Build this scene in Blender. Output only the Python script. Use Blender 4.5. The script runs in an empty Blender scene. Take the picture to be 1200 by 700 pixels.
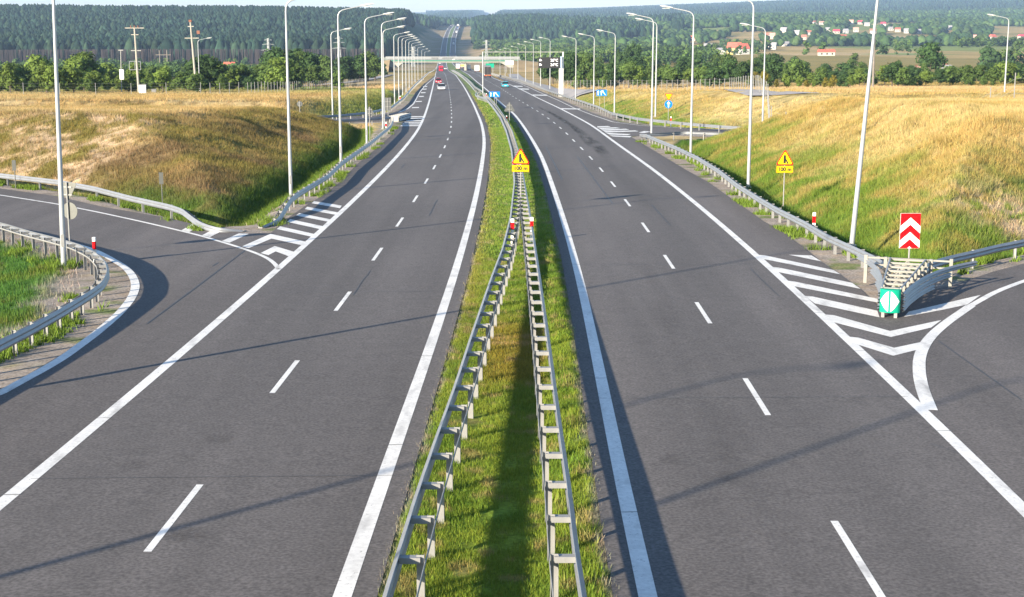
import bpy, math, random
import numpy as np
from mathutils import Vector, Matrix
random.seed(7); RNG = np.random.default_rng(11)
SC = bpy.context.scene
COL = SC.collection
R = math.radians

# ------------------------------------------------------------------ camera, sky, sun, exposure
F_PX, HOR, CAM_Z = 1740.0, 15.0, 8.47          # focal length (px of a 1200 px wide photo), horizon row, height over the road
PITCH = math.atan((350 - HOR) / F_PX)
cam_d = bpy.data.cameras.new('camera'); cam = bpy.data.objects.new('camera', cam_d); COL.objects.link(cam)
cam_d.sensor_width = 36; cam_d.lens = F_PX / 1200 * 36
cam_d.clip_start = 0.5; cam_d.clip_end = 30000
cam.location = (0, 0, CAM_Z); cam.rotation_euler = (math.pi / 2 - PITCH, 0, 0)
SC.camera = cam

SUN_EL, SUN_AZ = R(17.5), R(43)                # shadows run towards (sin az, cos az)
sx, sy, sz = -math.sin(SUN_AZ) * math.cos(SUN_EL), -math.cos(SUN_AZ) * math.cos(SUN_EL), math.sin(SUN_EL)
w = bpy.data.worlds.new('World'); SC.world = w; w.use_nodes = True
nt = w.node_tree; nt.nodes.clear()
sky = nt.nodes.new('ShaderNodeTexSky'); sky.sky_type = 'NISHITA'; sky.sun_disc = False
sky.sun_elevation = SUN_EL; sky.sun_rotation = math.atan2(sx, sy)
sky.air_density = 1.0; sky.dust_density = .4; sky.ozone_density = 3.0; sky.altitude = 200
bg = nt.nodes.new('ShaderNodeBackground'); bg.inputs[1].default_value = 0.088
wo = nt.nodes.new('ShaderNodeOutputWorld')
nt.links.new(sky.outputs[0], bg.inputs[0]); nt.links.new(bg.outputs[0], wo.inputs[0])
sun_d = bpy.data.lights.new('sun', 'SUN'); sun = bpy.data.objects.new('sun', sun_d); COL.objects.link(sun)
sun_d.energy = 4.6; sun_d.angle = R(0.7); sun_d.color = (1.0, 0.87, 0.68)
sun.rotation_euler = Vector((sx, sy, sz)).to_track_quat('Z', 'Y').to_euler()
SC.view_settings.view_transform = 'Standard'; SC.view_settings.look = 'None'
SC.view_settings.exposure = 1.55; SC.view_settings.gamma = 1
SC.cycles.volume_bounces = 0; SC.cycles.max_bounces = 6; SC.cycles.transparent_max_bounces = 8
SC.cycles.use_denoising = True

# ------------------------------------------------------------------ road profile and helpers for reading positions
_pd = np.array([-60, 0, 350, 970, 1200, 1500, 1970, 2500, 3000, 3400, 3800, 5000, 14000.])
_pz = np.array([1.53, 0, -8.925, -28.83, -33.5, -40, -47, -38, -27, -20.5, -22, -30, -30.])
PD = np.arange(-60, 14000, 5.0); PZ = np.interp(PD, _pd, _pz)
_k = np.ones(25) / 25
_sm = np.convolve(np.pad(PZ, 12, 'edge'), _k, 'valid'); PZ = np.where(PD > 260, _sm, PZ)
def P(y): return np.interp(y, PD, PZ)
def ray(px, py):
    x = (px - 600) / F_PX; y = -(py - 350) / F_PX
    fy = math.cos(PITCH) + y * math.sin(PITCH)
    return x / fy, (-math.sin(PITCH) + y * math.cos(PITCH)) / fy
_DT = np.concatenate([np.arange(8, 400, 1.0), np.arange(400, 4000, 4.0)])
def G(px, py, h=0.0):
    """world point where the sight line of a photo point meets the road surface (or h metres above it)"""
    rx, rz = ray(px, py)
    f = CAM_Z + rz * _DT - (P(_DT) + h)
    i = np.nonzero(f <= 0)[0]
    i = int(i[0]) if len(i) else int(np.argmin(f))
    if i == 0: Y = _DT[0]
    else:
        a, b = f[i - 1], f[i]
        Y = _DT[i - 1] + (_DT[i] - _DT[i - 1]) * (a / (a - b) if a != b else 0)
    return np.array([rx * Y, Y, P(Y) + h])
def GL(pts, h=0.0): return np.array([G(a, b, h) for a, b in pts])
def at(px, py, Y):
    """world point on a sight line at forward distance Y"""
    rx, rz = ray(px, py); return np.array([rx * Y, Y, CAM_Z + rz * Y])
def crop(x0, y0, s, pts): return [(x0 + a / s, y0 + b / s) for a, b in pts]

def vnoise(x, y, seed=0):
    xi = np.floor(x).astype(np.int64); yi = np.floor(y).astype(np.int64)
    fx = x - xi; fy = y - yi; fx = fx * fx * (3 - 2 * fx); fy = fy * fy * (3 - 2 * fy)
    def h(a, b):
        n = (a * 374761393 + b * 668265263 + seed * 1442695041) & 0xffffffff
        n = ((n ^ (n >> 13)) * 1274126177) & 0xffffffff
        return ((n ^ (n >> 16)) & 0xffff) / 65535.0
    return (h(xi, yi) * (1 - fx) + h(xi + 1, yi) * fx) * (1 - fy) + (h(xi, yi + 1) * (1 - fx) + h(xi + 1, yi + 1) * fx) * fy
def fbm(x, y, seed=0, o=4):
    r = 0; a = .5; t = 0
    for k in range(o):
        r = r + a * vnoise(x * 2 ** k, y * 2 ** k, seed + k); t += a; a *= .5
    return r / t

# ------------------------------------------------------------------ materials
def mat(name, color=(.5, .5, .5), rough=.6, metal=0., var=.08, scale=4., bump=0., attr=None, rnd=0., tr=0., spec=.5, stretch=None, var2=0., scale2=.3, emit=0.):
    m = bpy.data.materials.new(name); m.use_nodes = True; nt = m.node_tree; n = nt.nodes; l = nt.links
    b = n['Principled BSDF']; b.inputs['Roughness'].default_value = rough; b.inputs['Metallic'].default_value = metal
    b.inputs['Specular IOR Level'].default_value = spec
    tc = n.new('ShaderNodeTexCoord'); src = tc.outputs['Object']
    if stretch:
        mp = n.new('ShaderNodeMapping'); mp.inputs['Scale'].default_value = stretch; l.new(src, mp.inputs[0]); src = mp.outputs[0]
    if attr:
        a = n.new('ShaderNodeAttribute'); a.attribute_name = attr; base = a.outputs['Color']
    else:
        c = n.new('ShaderNodeRGB'); c.outputs[0].default_value = (*color, 1); base = c.outputs[0]
    fac = None
    for sc_, v_ in ((scale, var), (scale2, var2)):
        if v_ <= 0: continue
        no = n.new('ShaderNodeTexNoise'); no.inputs['Scale'].default_value = sc_; no.inputs['Detail'].default_value = 5
        l.new(src, no.inputs['Vector'])
        mr = n.new('ShaderNodeMapRange'); mr.inputs[1].default_value = .25; mr.inputs[2].default_value = .75
        mr.inputs[3].default_value = 1 - v_; mr.inputs[4].default_value = 1 + v_; l.new(no.outputs[0], mr.inputs[0])
        if fac is None: fac = mr.outputs[0]
        else:
            q = n.new('ShaderNodeMath'); q.operation = 'MULTIPLY'; l.new(fac, q.inputs[0]); l.new(mr.outputs[0], q.inputs[1]); fac = q.outputs[0]
    if rnd:
        oi = n.new('ShaderNodeObjectInfo'); mr = n.new('ShaderNodeMapRange')
        mr.inputs[3].default_value = 1 - rnd; mr.inputs[4].default_value = 1 + rnd; l.new(oi.outputs['Random'], mr.inputs[0])
        if fac is None: fac = mr.outputs[0]
        else:
            q = n.new('ShaderNodeMath'); q.operation = 'MULTIPLY'; l.new(fac, q.inputs[0]); l.new(mr.outputs[0], q.inputs[1]); fac = q.outputs[0]
    if fac is not None:
        vm = n.new('ShaderNodeVectorMath'); vm.operation = 'SCALE'; l.new(base, vm.inputs[0]); l.new(fac, vm.inputs['Scale']); base = vm.outputs[0]
    l.new(base, b.inputs['Base Color'])
    if emit: l.new(base, b.inputs['Emission Color']); b.inputs['Emission Strength'].default_value = emit
    if tr:
        t = n.new('ShaderNodeBsdfTranslucent'); l.new(base, t.inputs[0]); mx = n.new('ShaderNodeMixShader'); mx.inputs[0].default_value = tr
        l.new(b.outputs[0], mx.inputs[1]); l.new(t.outputs[0], mx.inputs[2]); l.new(mx.outputs[0], n['Material Output'].inputs[0])
    if bump:
        no = n.new('ShaderNodeTexNoise'); no.inputs['Scale'].default_value = scale * 6; no.inputs['Detail'].default_value = 3; l.new(src, no.inputs['Vector'])
        bp = n.new('ShaderNodeBump'); bp.inputs['Strength'].default_value = bump; bp.inputs['Distance'].default_value = .02
        l.new(no.outputs[0], bp.inputs['Height']); l.new(bp.outputs[0], b.inputs['Normal'])
    return m

def asphalt_mat(name, base, seedoff):
    m = bpy.data.materials.new(name); m.use_nodes = True; nt = m.node_tree; n = nt.nodes; l = nt.links
    b = n['Principled BSDF']; b.inputs['Roughness'].default_value = .85; b.inputs['Specular IOR Level'].default_value = .3
    tc = n.new('ShaderNodeTexCoord')
    def noise(scale, st, detail, lo, hi, a=.3, c=.7):
        mp = n.new('ShaderNodeMapping'); mp.inputs['Scale'].default_value = st; mp.inputs['Location'].default_value = (seedoff, seedoff * 3, 0)
        l.new(tc.outputs['Object'], mp.inputs[0])
        no = n.new('ShaderNodeTexNoise'); no.inputs['Scale'].default_value = scale; no.inputs['Detail'].default_value = detail
        l.new(mp.outputs[0], no.inputs['Vector'])
        mr = n.new('ShaderNodeMapRange'); mr.inputs[1].default_value = a; mr.inputs[2].default_value = c; mr.inputs[3].default_value = lo; mr.inputs[4].default_value = hi
        l.new(no.outputs[0], mr.inputs[0]); return mr.outputs[0], no.outputs[0]
    wear, _ = noise(.62, (1, .012, 1), 3, .82, 1.13)          # long wheel tracks
    patch, _ = noise(.12, (1, .35, 1), 4, .90, 1.09)
    grain, g = noise(15, (1, 1, 1), 8, .64, 1.36)
    mid, _ = noise(2.2, (1, 1, 1), 4, .93, 1.07)
    def mul(a, c):
        q = n.new('ShaderNodeMath'); q.operation = 'MULTIPLY'; l.new(a, q.inputs[0]); l.new(c, q.inputs[1]); return q.outputs[0]
    f = mul(mul(wear, patch), mul(grain, mid))
    # a few pale stones in the surface
    vo = n.new('ShaderNodeTexVoronoi'); vo.inputs['Scale'].default_value = 14; l.new(tc.outputs['Object'], vo.inputs['Vector'])
    st, _ = noise(22, (1, 1, 1), 2, 0, 1, .62, .7)
    c = n.new('ShaderNodeRGB'); c.outputs[0].default_value = (*base, 1)
    vm = n.new('ShaderNodeVectorMath'); vm.operation = 'SCALE'; l.new(c.outputs[0], vm.inputs[0]); l.new(f, vm.inputs['Scale'])
    l.new(vm.outputs[0], b.inputs['Base Color'])
    bp = n.new('ShaderNodeBump'); bp.inputs['Strength'].default_value = .25; bp.inputs['Distance'].default_value = .01
    l.new(g, bp.inputs['Height']); l.new(bp.outputs[0], b.inputs['Normal'])
    return m

def wear_paint(m, under):
    """chips and tyre scuffs that let the road show through"""
    nt = m.node_tree; n = nt.nodes; l = nt.links; b = n['Principled BSDF']; src = b.inputs['Base Color'].links[0].from_socket
    tc = n.new('ShaderNodeTexCoord'); fs = []
    for sc_, a, c, st in ((16, .62, .70, (1, 1, 1)), (2.6, .55, .80, (1, .25, 1))):
        mp = n.new('ShaderNodeMapping'); mp.inputs['Scale'].default_value = st; l.new(tc.outputs['Object'], mp.inputs[0])
        no = n.new('ShaderNodeTexNoise'); no.inputs['Scale'].default_value = sc_; no.inputs['Detail'].default_value = 6; l.new(mp.outputs[0], no.inputs['Vector'])
        mr = n.new('ShaderNodeMapRange'); mr.inputs[1].default_value = a; mr.inputs[2].default_value = c; mr.inputs[3].default_value = 0; mr.inputs[4].default_value = .6; l.new(no.outputs[0], mr.inputs[0]); fs.append(mr.outputs[0])
    q = n.new('ShaderNodeMath'); q.operation = 'MAXIMUM'; l.new(fs[0], q.inputs[0]); l.new(fs[1], q.inputs[1])
    mx = n.new('ShaderNodeMix'); mx.data_type = 'RGBA'; l.new(q.outputs[0], mx.inputs['Factor']); l.new(src, mx.inputs['A']); mx.inputs['B'].default_value = (*under, 1); l.new(mx.outputs['Result'], b.inputs['Base Color'])

def stain_mat(name, color, amount, scale, st):
    """a see-through dirt film whose outline breaks up with noise"""
    m = bpy.data.materials.new(name); m.use_nodes = True; nt = m.node_tree; n = nt.nodes; l = nt.links
    b = n['Principled BSDF']; b.inputs['Base Color'].default_value = (*color, 1); b.inputs['Roughness'].default_value = .9
    tc = n.new('ShaderNodeTexCoord'); mp = n.new('ShaderNodeMapping'); mp.inputs['Scale'].default_value = st; l.new(tc.outputs['Object'], mp.inputs[0])
    no = n.new('ShaderNodeTexNoise'); no.inputs['Scale'].default_value = scale; no.inputs['Detail'].default_value = 4; l.new(mp.outputs[0], no.inputs['Vector'])
    mr = n.new('ShaderNodeMapRange'); mr.inputs[1].default_value = .35; mr.inputs[2].default_value = .75; mr.inputs[3].default_value = 0; mr.inputs[4].default_value = amount
    l.new(no.outputs[0], mr.inputs[0])
    at_ = n.new('ShaderNodeAttribute'); at_.attribute_name = 'fade'
    q = n.new('ShaderNodeMath'); q.operation = 'MULTIPLY'; l.new(mr.outputs[0], q.inputs[0]); l.new(at_.outputs['Fac'], q.inputs[1])
    l.new(q.outputs[0], b.inputs['Alpha'])
    return m

M = dict(
    asphalt=asphalt_mat('asphalt', (.113, .103, .099), 0), asphalt2=asphalt_mat('asphalt_ramp', (.121, .109, .104), 37),
    paint=mat('road_paint', (.72, .705, .67), .6, 0, .13, 9, var2=.13, scale2=.7),
    seam=mat('tar_seam', (.018, .018, .020), .5, 0, .1, 5),
    ground=mat('ground', attr='Col', rough=.95, var=.50, scale=11, bump=.8, spec=.1, var2=.28, scale2=.7),
    blade=mat('grass_blades', attr='Col', rough=.8, var=.12, scale=.5, tr=.25, spec=.15),
    galv=mat('galvanised_steel', (.225, .24, .265), .45, .30, .12, 2.2, var2=.06, scale2=14),
    galv2=mat('galvanised_post', (.27, .27, .265), .55, .2, .14, 3),
    pole=mat('lamp_pole', (.40, .42, .44), .42, .3, .08, 1.3),
    head=mat('lamp_head', (.62, .62, .60), .4, .1, .05, 3), lens=mat('lamp_lens', (.55, .55, .50), .15, 0, .02, 3),
    concrete=mat('concrete', (.34, .32, .28), .85, 0, .15, 1.2, bump=.2, var2=.1, scale2=6), white=mat('white_paint', (.80, .80, .78), .45, 0, .05, 3),
    cwhite=mat('bridge_parapet', (.26, .27, .275), .5, .1, .08, 1), green_steel=mat('green_girder', (.03, .17, .11), .5, 0, .08, .5),
    yellow=mat('sign_yellow', (.62, .46, .005), .6, 0, .03, 3, spec=.12), red=mat('sign_red', (.52, .004, .008), .6, 0, .04, 3, spec=.12), black=mat('black', (.015, .015, .017), .5, 0, .05, 3),
    blue=mat('sign_blue', (.005, .17, .68), .6, 0, .04, 3, spec=.12), teal=mat('sign_green', (.004, .29, .18), .6, 0, .04, 3, spec=.15), signback=mat('sign_back', (.13, .135, .13), .45, .4, .1, 4),
    glass=mat('dark_glass', (.02, .025, .03), .08, 0, 0, 1), tyre=mat('tyre', (.02, .02, .02), .85, 0, .1, 9),
    wood=mat('aged_wood', (.20, .175, .15), .85, 0, .2, 3), rust=mat('rusty_iron', (.20, .08, .05), .8, 0, .25, 6), pylon=mat('pylon_steel', (.38, .40, .40), .6, .2, .1, 1),
    bark=mat('bark', (.10, .08, .06), .9, 0, .25, 3),
    frame=mat('frame_steel', (.25, .245, .22), .5, .1, .12, 4),
    curb=mat('gravel', (.33, .28, .24), .95, 0, .3, 9, bump=.8),
)

wear_paint(M['paint'], (.16, .145, .135))
# ------------------------------------------------------------------ mesh helpers
def link(o): COL.objects.link(o); return o
def tag(o, label=None, cat=None, group=None, kind=None):
    if label: o['label'] = label
    if cat: o['category'] = cat
    if group: o['group'] = group
    if kind: o['kind'] = kind
    return o
def empty(name, loc, rz=0., label=None, cat=None, group=None):
    o = bpy.data.objects.new(name, None); o.location = [float(v) for v in loc]; o.rotation_euler = (0, 0, rz); link(o)
    o.empty_display_size = .2
    return tag(o, label, cat, group)
def raw_mesh(name, V, F, material, cols=None, parent=None, smooth=False):
    """V (n,3), F (m,k) arrays with k = 3 or 4"""
    V = np.asarray(V, np.float32); F = np.asarray(F, np.int32); k = F.shape[1]
    me = bpy.data.meshes.new(name)
    me.vertices.add(len(V)); me.vertices.foreach_set('co', V.ravel())
    me.loops.add(F.size); me.loops.foreach_set('vertex_index', F.ravel())
    me.polygons.add(len(F)); me.polygons.foreach_set('loop_start', np.arange(0, F.size, k, dtype=np.int32))
    if smooth: me.polygons.foreach_set('use_smooth', np.ones(len(F), bool))
    me.update(calc_edges=True)
    if cols is not None:
        if cols.ndim == 1:
            a = me.attributes.new('fade', 'FLOAT', 'POINT'); a.data.foreach_set('value', cols.astype(np.float32))
        else:
            a = me.attributes.new('Col', 'FLOAT_COLOR', 'POINT')
            c = np.ones((len(V), 4), np.float32); c[:, :3] = cols; a.data.foreach_set('color', c.ravel())
    me.materials.append(material)
    o = bpy.data.objects.new(name, me); link(o)
    if parent: o.parent = parent
    return o
class MB:
    def __init__(s): s.v = []; s.f = []
    def add(s, vs, fs):
        b = len(s.v); s.v += [tuple(map(float, v)) for v in vs]; s.f += [tuple(i + b for i in f) for f in fs]; return s
    def box(s, c, d, rz=0., taper=1., tilt=0.):
        x, y, z = d[0] / 2, d[1] / 2, d[2] / 2; vs = []
        for k, t in ((-1, 1.), (1, taper)):
            for a, b in ((-1, -1), (1, -1), (1, 1), (-1, 1)): vs.append(Vector((a * x * t, b * y * t, k * z)))
        m = Matrix.Translation(c) @ Matrix.Rotation(rz, 4, 'Z') @ Matrix.Rotation(tilt, 4, 'X')
        return s.add([m @ v for v in vs], [(3, 2, 1, 0), (4, 5, 6, 7), (0, 1, 5, 4), (1, 2, 6, 5), (2, 3, 7, 6), (3, 0, 4, 7)])
    def tube(s, pts, r, n=8, caps=True):
        pts = [Vector(p) for p in pts]; rs = r if isinstance(r, (list, tuple)) else [r] * len(pts); vs = []; fs = []
        for i, p in enumerate(pts):
            t = (pts[min(i + 1, len(pts) - 1)] - pts[max(i - 1, 0)]).normalized()
            u = t.cross(Vector((0, 0, 1))); u = Vector((1, 0, 0)) if u.length < .05 else u.normalized(); v = t.cross(u)
            for k in range(n):
                a = 2 * math.pi * k / n; vs.append(p + rs[i] * (math.cos(a) * u + math.sin(a) * v))
        for i in range(len(pts) - 1):
            for k in range(n): k2 = (k + 1) % n; fs.append((i * n + k, i * n + k2, (i + 1) * n + k2, (i + 1) * n + k))
        if caps: fs.append(tuple(range(n))[::-1]); fs.append(tuple((len(pts) - 1) * n + k for k in range(n)))
        return s.add(vs, fs)
    def prism(s, poly, axis, a, b):
        """2-D outline extruded along axis ('x','y','z') from a to b"""
        def pt(p, t): return {'x': (t, p[0], p[1]), 'y': (p[0], t, p[1]), 'z': (p[0], p[1], t)}[axis]
        n = len(poly); vs = [pt(p, a) for p in poly] + [pt(p, b) for p in poly]
        return s.add(vs, [tuple(range(n))[::-1], tuple(range(n, 2 * n))] + [(i, (i + 1) % n, n + (i + 1) % n, n + i) for i in range(n)])
    def cyl(s, c, r, h, axis='z', n=14):
        poly = [(math.cos(2 * math.pi * k / n) * r + {'x': c[1], 'y': c[0], 'z': c[0]}[axis], math.sin(2 * math.pi * k / n) * r + {'x': c[2], 'y': c[2], 'z': c[1]}[axis]) for k in range(n)]
        t = {'x': c[0], 'y': c[1], 'z': c[2]}[axis]; return s.prism(poly, axis, t - h / 2, t + h / 2)
    def build(s, name, material, parent=None, bevel=0., smooth=False):
        me = bpy.data.meshes.new(name); me.from_pydata(s.v, [], s.f); me.materials.append(material)
        import bmesh
        bm = bmesh.new(); bm.from_mesh(me); bmesh.ops.recalc_face_normals(bm, faces=bm.faces)
        if bevel: bmesh.ops.bevel(bm, geom=[e for e in bm.edges if e.calc_face_angle(0) > .6], offset=bevel, segments=2, affect='EDGES', clamp_overlap=True)
        bm.to_mesh(me); bm.free()
        if smooth: me.polygons.foreach_set('use_smooth', np.ones(len(me.polygons), bool)); me.set_sharp_from_angle(angle=R(40)) if hasattr(me, 'set_sharp_from_angle') else None
        o = bpy.data.objects.new(name, me); link(o)
        if parent: o.parent = parent
        return o
KIDS = {}
def kids(o): return [c for c in bpy.data.objects if c.parent == o]
def copy_tree(root_list, loc, rz=0., label=None, group=None, scale=None, cat=None):
    """root_list = [(object, index of parent or None)] of a prototype"""
    made = []
    for o, pi in root_list:
        c = o.copy(); link(c)
        if pi is not None: c.parent = made[pi]
        made.append(c)
    r = made[0]; r.location = [float(v) for v in loc]; r.rotation_euler = (0, 0, rz)
    if scale: r.scale = scale
    if label: r['label'] = label
    if group: r['group'] = group
    return r
def flat(o):
    out = [(o, None)]
    def rec(x, i):
        for c in kids(x): out.append((c, i)); rec(c, len(out) - 1)
    rec(o, 0); return out
def text_mesh(name, body, size, loc, material, parent, rot=(math.pi / 2, 0, 0), ext=.004, sx_=1., bold=.012):
    cu = bpy.data.curves.new(name, 'FONT'); cu.body = body; cu.size = size; cu.align_x = 'CENTER'; cu.align_y = 'CENTER'; cu.extrude = ext; cu.offset = size * bold
    t = bpy.data.objects.new(name + '_tmp', cu); COL.objects.link(t)
    dg = bpy.context.evaluated_depsgraph_get(); me = bpy.data.meshes.new_from_object(t.evaluated_get(dg))
    bpy.data.objects.remove(t); me.name = name; me.materials.clear(); me.materials.append(material)
    o = bpy.data.objects.new(name, me); link(o); o.parent = parent; o.location = loc; o.rotation_euler = rot; o.scale = (sx_, 1, 1)
    return o

# ------------------------------------------------------------------ the lines of the two carriageways, as traced
LLp = [(0, 592), (200, 426.7), (252, 380), (327, 315), (399, 250), (435, 215), (455, 195), (475.5, 172), (490.5, 152), (498, 135), (502.8, 120), (507, 103.5), (511, 85)]
LRp = [(400, 700), (441.7, 580), (470, 501.7), (493.3, 440), (510, 393), (523.3, 353.3), (533.8, 320), (550, 262.5), (560, 222.5), (566, 185), (568.2, 165), (564.6, 145), (555.4, 123.5), (545.4, 105), (533.7, 88.4)]
RLp = [(755, 697), (721.5, 557), (711.5, 470), (679.5, 322), (665, 272.5), (650, 225), (635, 182.5), (615, 150), (603.4, 134.3), (585, 119.3), (560, 97.5), (549, 88)]
RRp = [(1197, 592.5), (1137.6, 533), (1085.6, 481), (1030, 429), (974, 381), (929.7, 340), (888.7, 299.7), (800, 225.6), (763.5, 197), (741.8, 182), (716.7, 164.3), (693.7, 146.8), (657, 127.6), (626.8, 113.4), (598.4, 100), (576.7, 90)]
def smooth_line(pts, extra, back_slope=None):
    q = GL(pts); Y = q[:, 1]; X = q[:, 0]
    if back_slope is None: back_slope = (X[1] - X[0]) / (Y[1] - Y[0])
    Y = np.concatenate([[-60], Y]); X = np.concatenate([[X[0] + (-60 - q[0, 1]) * back_slope], X])
    for y, x in extra: Y = np.append(Y, y); X = np.append(X, x)
    o = np.argsort(Y); Y = Y[o]; X = X[o]
    yy = np.arange(-60, 4000, 2.0); xx = np.interp(yy, Y, X)
    k = np.ones(13) / 13; s1 = np.convolve(np.pad(xx, 6, 'edge'), k, 'valid'); s1 = np.convolve(np.pad(s1, 6, 'edge'), k, 'valid')
    k = np.ones(61) / 61; s2 = np.convolve(np.pad(xx, 30, 'edge'), k, 'valid')
    t = np.clip((yy - 420) / 200, 0, 1); return yy, s1 * (1 - t) + s2 * t
def far_x(px, Y): return float(ray(px, 60)[0] * Y)
far = [(970, 525, 541), (1200, 523.2, 532), (1500, 522.6, 528.5), (1970, 522.6, 527), (2300, 523.6, 528), (2600, 524.8, 529.2), (3000, 528, 532.5), (3400, 532.7, 534.9), (3900, 536, 538)]
YY, XLR = smooth_line(LRp, [(y, far_x(a, y)) for y, a, b in far])
_, XRL = smooth_line(RLp, [(y, far_x(b, y)) for y, a, b in far])
_, XLLn = smooth_line(LLp, [(900, far_x(525.5, 900) - 7.4)] + [(y, far_x(a, y) - 7.5) for y, a, b in far])
_, XRRn = smooth_line(RRp, [(600, float(np.interp(600, YY, XRL)) + 7.6)] + [(y, far_x(b, y) + 7.5) for y, a, b in far])
def LL(y): return np.interp(y, YY, XLLn)
def LR(y): return np.interp(y, YY, XLR)
def RL(y): return np.interp(y, YY, XRL)
def RR(y): return np.interp(y, YY, XRRn)

# outline points on the ground (photo crops measured)
ramp_in = GL([(-60, 484), (0, 461), (68.6, 423.5), (113, 391), (140.6, 367), (154.4, 349.8), (159.5, 336), (156, 324), (147.5, 313.8), (127, 301.7), (110, 293), (80, 284), (40, 275), (0, 266.5), (-60, 257), (-160, 247)])
ramp_out = GL([(-160, 216), (-60, 221.5), (0, 228.8), (66.8, 239.3), (117, 249.3), (167, 260.2), (199, 267.7), (236.8, 276.9), (261.8, 284.4), (283.5, 291), (307, 299.4), (320.3, 306.9), (327, 316)])
edge_out = GL([(-160, 209), (-60, 214), (0, 221), (66.8, 230), (117, 241.8), (199, 256), (250, 268.5), (290.2, 273.5), (317, 273.5)])
edge_sh = GL([(333.7, 258.5), (357, 241.8), (377, 230), (398.8, 213.4), (417, 193.6), (442, 173.5), (460.4, 156.8), (470.4, 145.1), (477, 138)])
rramp_in = GL([(1094, 486), (1087.5, 473.7), (1080, 455), (1076.4, 432.8), (1078, 414), (1089, 395.7), (1108, 379), (1137.6, 358.6), (1167, 342), (1200, 329.5), (1260, 311), (1340, 293)])
redge_near = GL([(1033, 368), (1062, 362), (1073.5, 343.5), (1093.6, 340), (1117, 334), (1143.7, 325), (1167, 317.6), (1200, 309), (1260, 292), (1340, 276)])
redge_sh = GL([(738.4, 160), (750, 166.8), (775.2, 181.9), (800, 197), (830, 213.6), (860, 235), (893.4, 258.4), (918.5, 273.4), (940, 288.5), (960, 305), (985, 322), (1010, 340), (1032, 362)])

# ------------------------------------------------------------------ ground shape
def resample_inside(pts): return [(float(p[0]), float(p[1])) for p in pts]
fr_out = GL([(580, 89.2), (610, 97.5), (635, 107.6), (660, 117.6), (680, 126.8), (702, 135), (727, 143), (758.8, 147), (800, 149.5), (845, 151.5), (899, 153.3), (960, 154)])
fr_in = GL([(738, 160), (775, 157.5), (800, 158), (850, 159.5), (899, 161.5), (960, 163)])
fl_out = GL([(508.6, 90), (497, 98.5), (487, 108.5), (478.5, 121.8), (471, 127.5), (460, 132), (440, 134.8), (415, 136.3), (385, 137.6), (330, 139)])
fl_in = GL([(480, 138.5), (466, 141), (440, 142.5), (415, 143.5), (385, 144.5), (330, 146)])
ys = lambda a, b, n: np.linspace(a, b, n)
ASL = resample_inside(edge_out) + resample_inside(edge_sh) + [(LL(y) + .1, y) for y in ys(190, 20, 18)] + [(LL(-40), -40), (-13.5, -40)] + resample_inside(ramp_in)
ASR = [(RR(y) - .1, y) for y in ys(151, 20, 14)] + [(RR(-40), -40), (70, -40), (70, 96)] + resample_inside(redge_near)[::-1] + resample_inside(redge_sh)[::-1]
FRR = resample_inside(fr_in) + resample_inside(fr_out)[::-1] + [(RR(400) - .1, 400)] + [(RR(y) - .1, y) for y in ys(380, 153, 18)]
FLR = resample_inside(fl_in)[::-1] + [(LL(y) + .1, y) for y in ys(182, 500, 18)] + resample_inside(fl_out)

def sdf(px, py, poly):
    """negative inside"""
    d = np.full(px.shape, 1e9); ins = np.zeros(px.shape, bool); n = len(poly)
    for i in range(n):
        x1, y1 = poly[i]; x2, y2 = poly[(i + 1) % n]; ex, ey = x2 - x1, y2 - y1
        t = np.clip(((px - x1) * ex + (py - y1) * ey) / max(ex * ex + ey * ey, 1e-9), 0, 1)
        d = np.minimum(d, (px - x1 - t * ex) ** 2 + (py - y1 - t * ey) ** 2)
        c = ((y1 > py) != (y2 > py)) & (px < (x2 - x1) * (py - y1) / ((y2 - y1) if y2 != y1 else 1e-9) + x1); ins ^= c
    d = np.sqrt(d); return np.where(ins, -d, d)
def off(pts, dx, dy=0): return [(float(p[0]) + dx, float(p[1]) + dy) for p in pts]
r3 = GL([(1000, 289), (968.6, 275), (943.5, 260), (910, 243.4), (890, 231.7), (863.7, 215.3), (842, 198.6), (817, 183.5), (792, 171.8), (770, 163)], .75)
r5 = GL([(1090, 306.8), (1113.6, 300), (1143.7, 293.4), (1167, 287.5), (1200, 281), (1260, 268), (1330, 255)], .75)
r4 = GL([(640, 105), (677, 116.5), (700, 124), (716.7, 131.7), (750, 138.4), (800, 143.4), (850, 147.6), (899, 150), (960, 151.5)], .75)
r6 = GL([(-60, 196), (0, 203.4), (66.8, 211), (108.6, 218.4), (150.4, 229.3), (199, 240), (233.4, 251.8)], .75)
r7 = GL([(325, 245), (350, 225), (384, 205), (400, 190), (433.7, 166.8), (450, 153.5)], .75)
r8 = GL([(373.5, 136), (400, 134.3), (433.7, 131), (458.7, 125), (473.8, 113.4), (485.5, 100), (503, 85)], .75)
MR = [(15.5, 62)] + off(r3, 1.1)[2:] + [(16.5, 146)] + off(fr_in, 0, -3)[3:] + [(62, 135), (400, 120), (400, 100), (60, 92)] + off(r5, .4, 1.2)[::-1]
NR = off(r4, 1.2, 1.0) + [(70, 152), (500, 140), (900, 700), (60, 700), (10, 420)]
ML = off(r7, -1.0) + off(fl_in, 0, -4)[2:] + [(-70, 165), (-400, 160), (-400, 116), (-62, 113)] + off(r6, -.3, 1.0)
NL = [(-500, 200), (-60, 190)] + off(r8, -.6, 1.5) + [(-40, 500), (-500, 500)]
ISL = off(ramp_in, -2.5)[1:9] + off(ramp_in, -.4, -2.4)[9:] + [(-60, 20), (-18, -20)]
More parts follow.
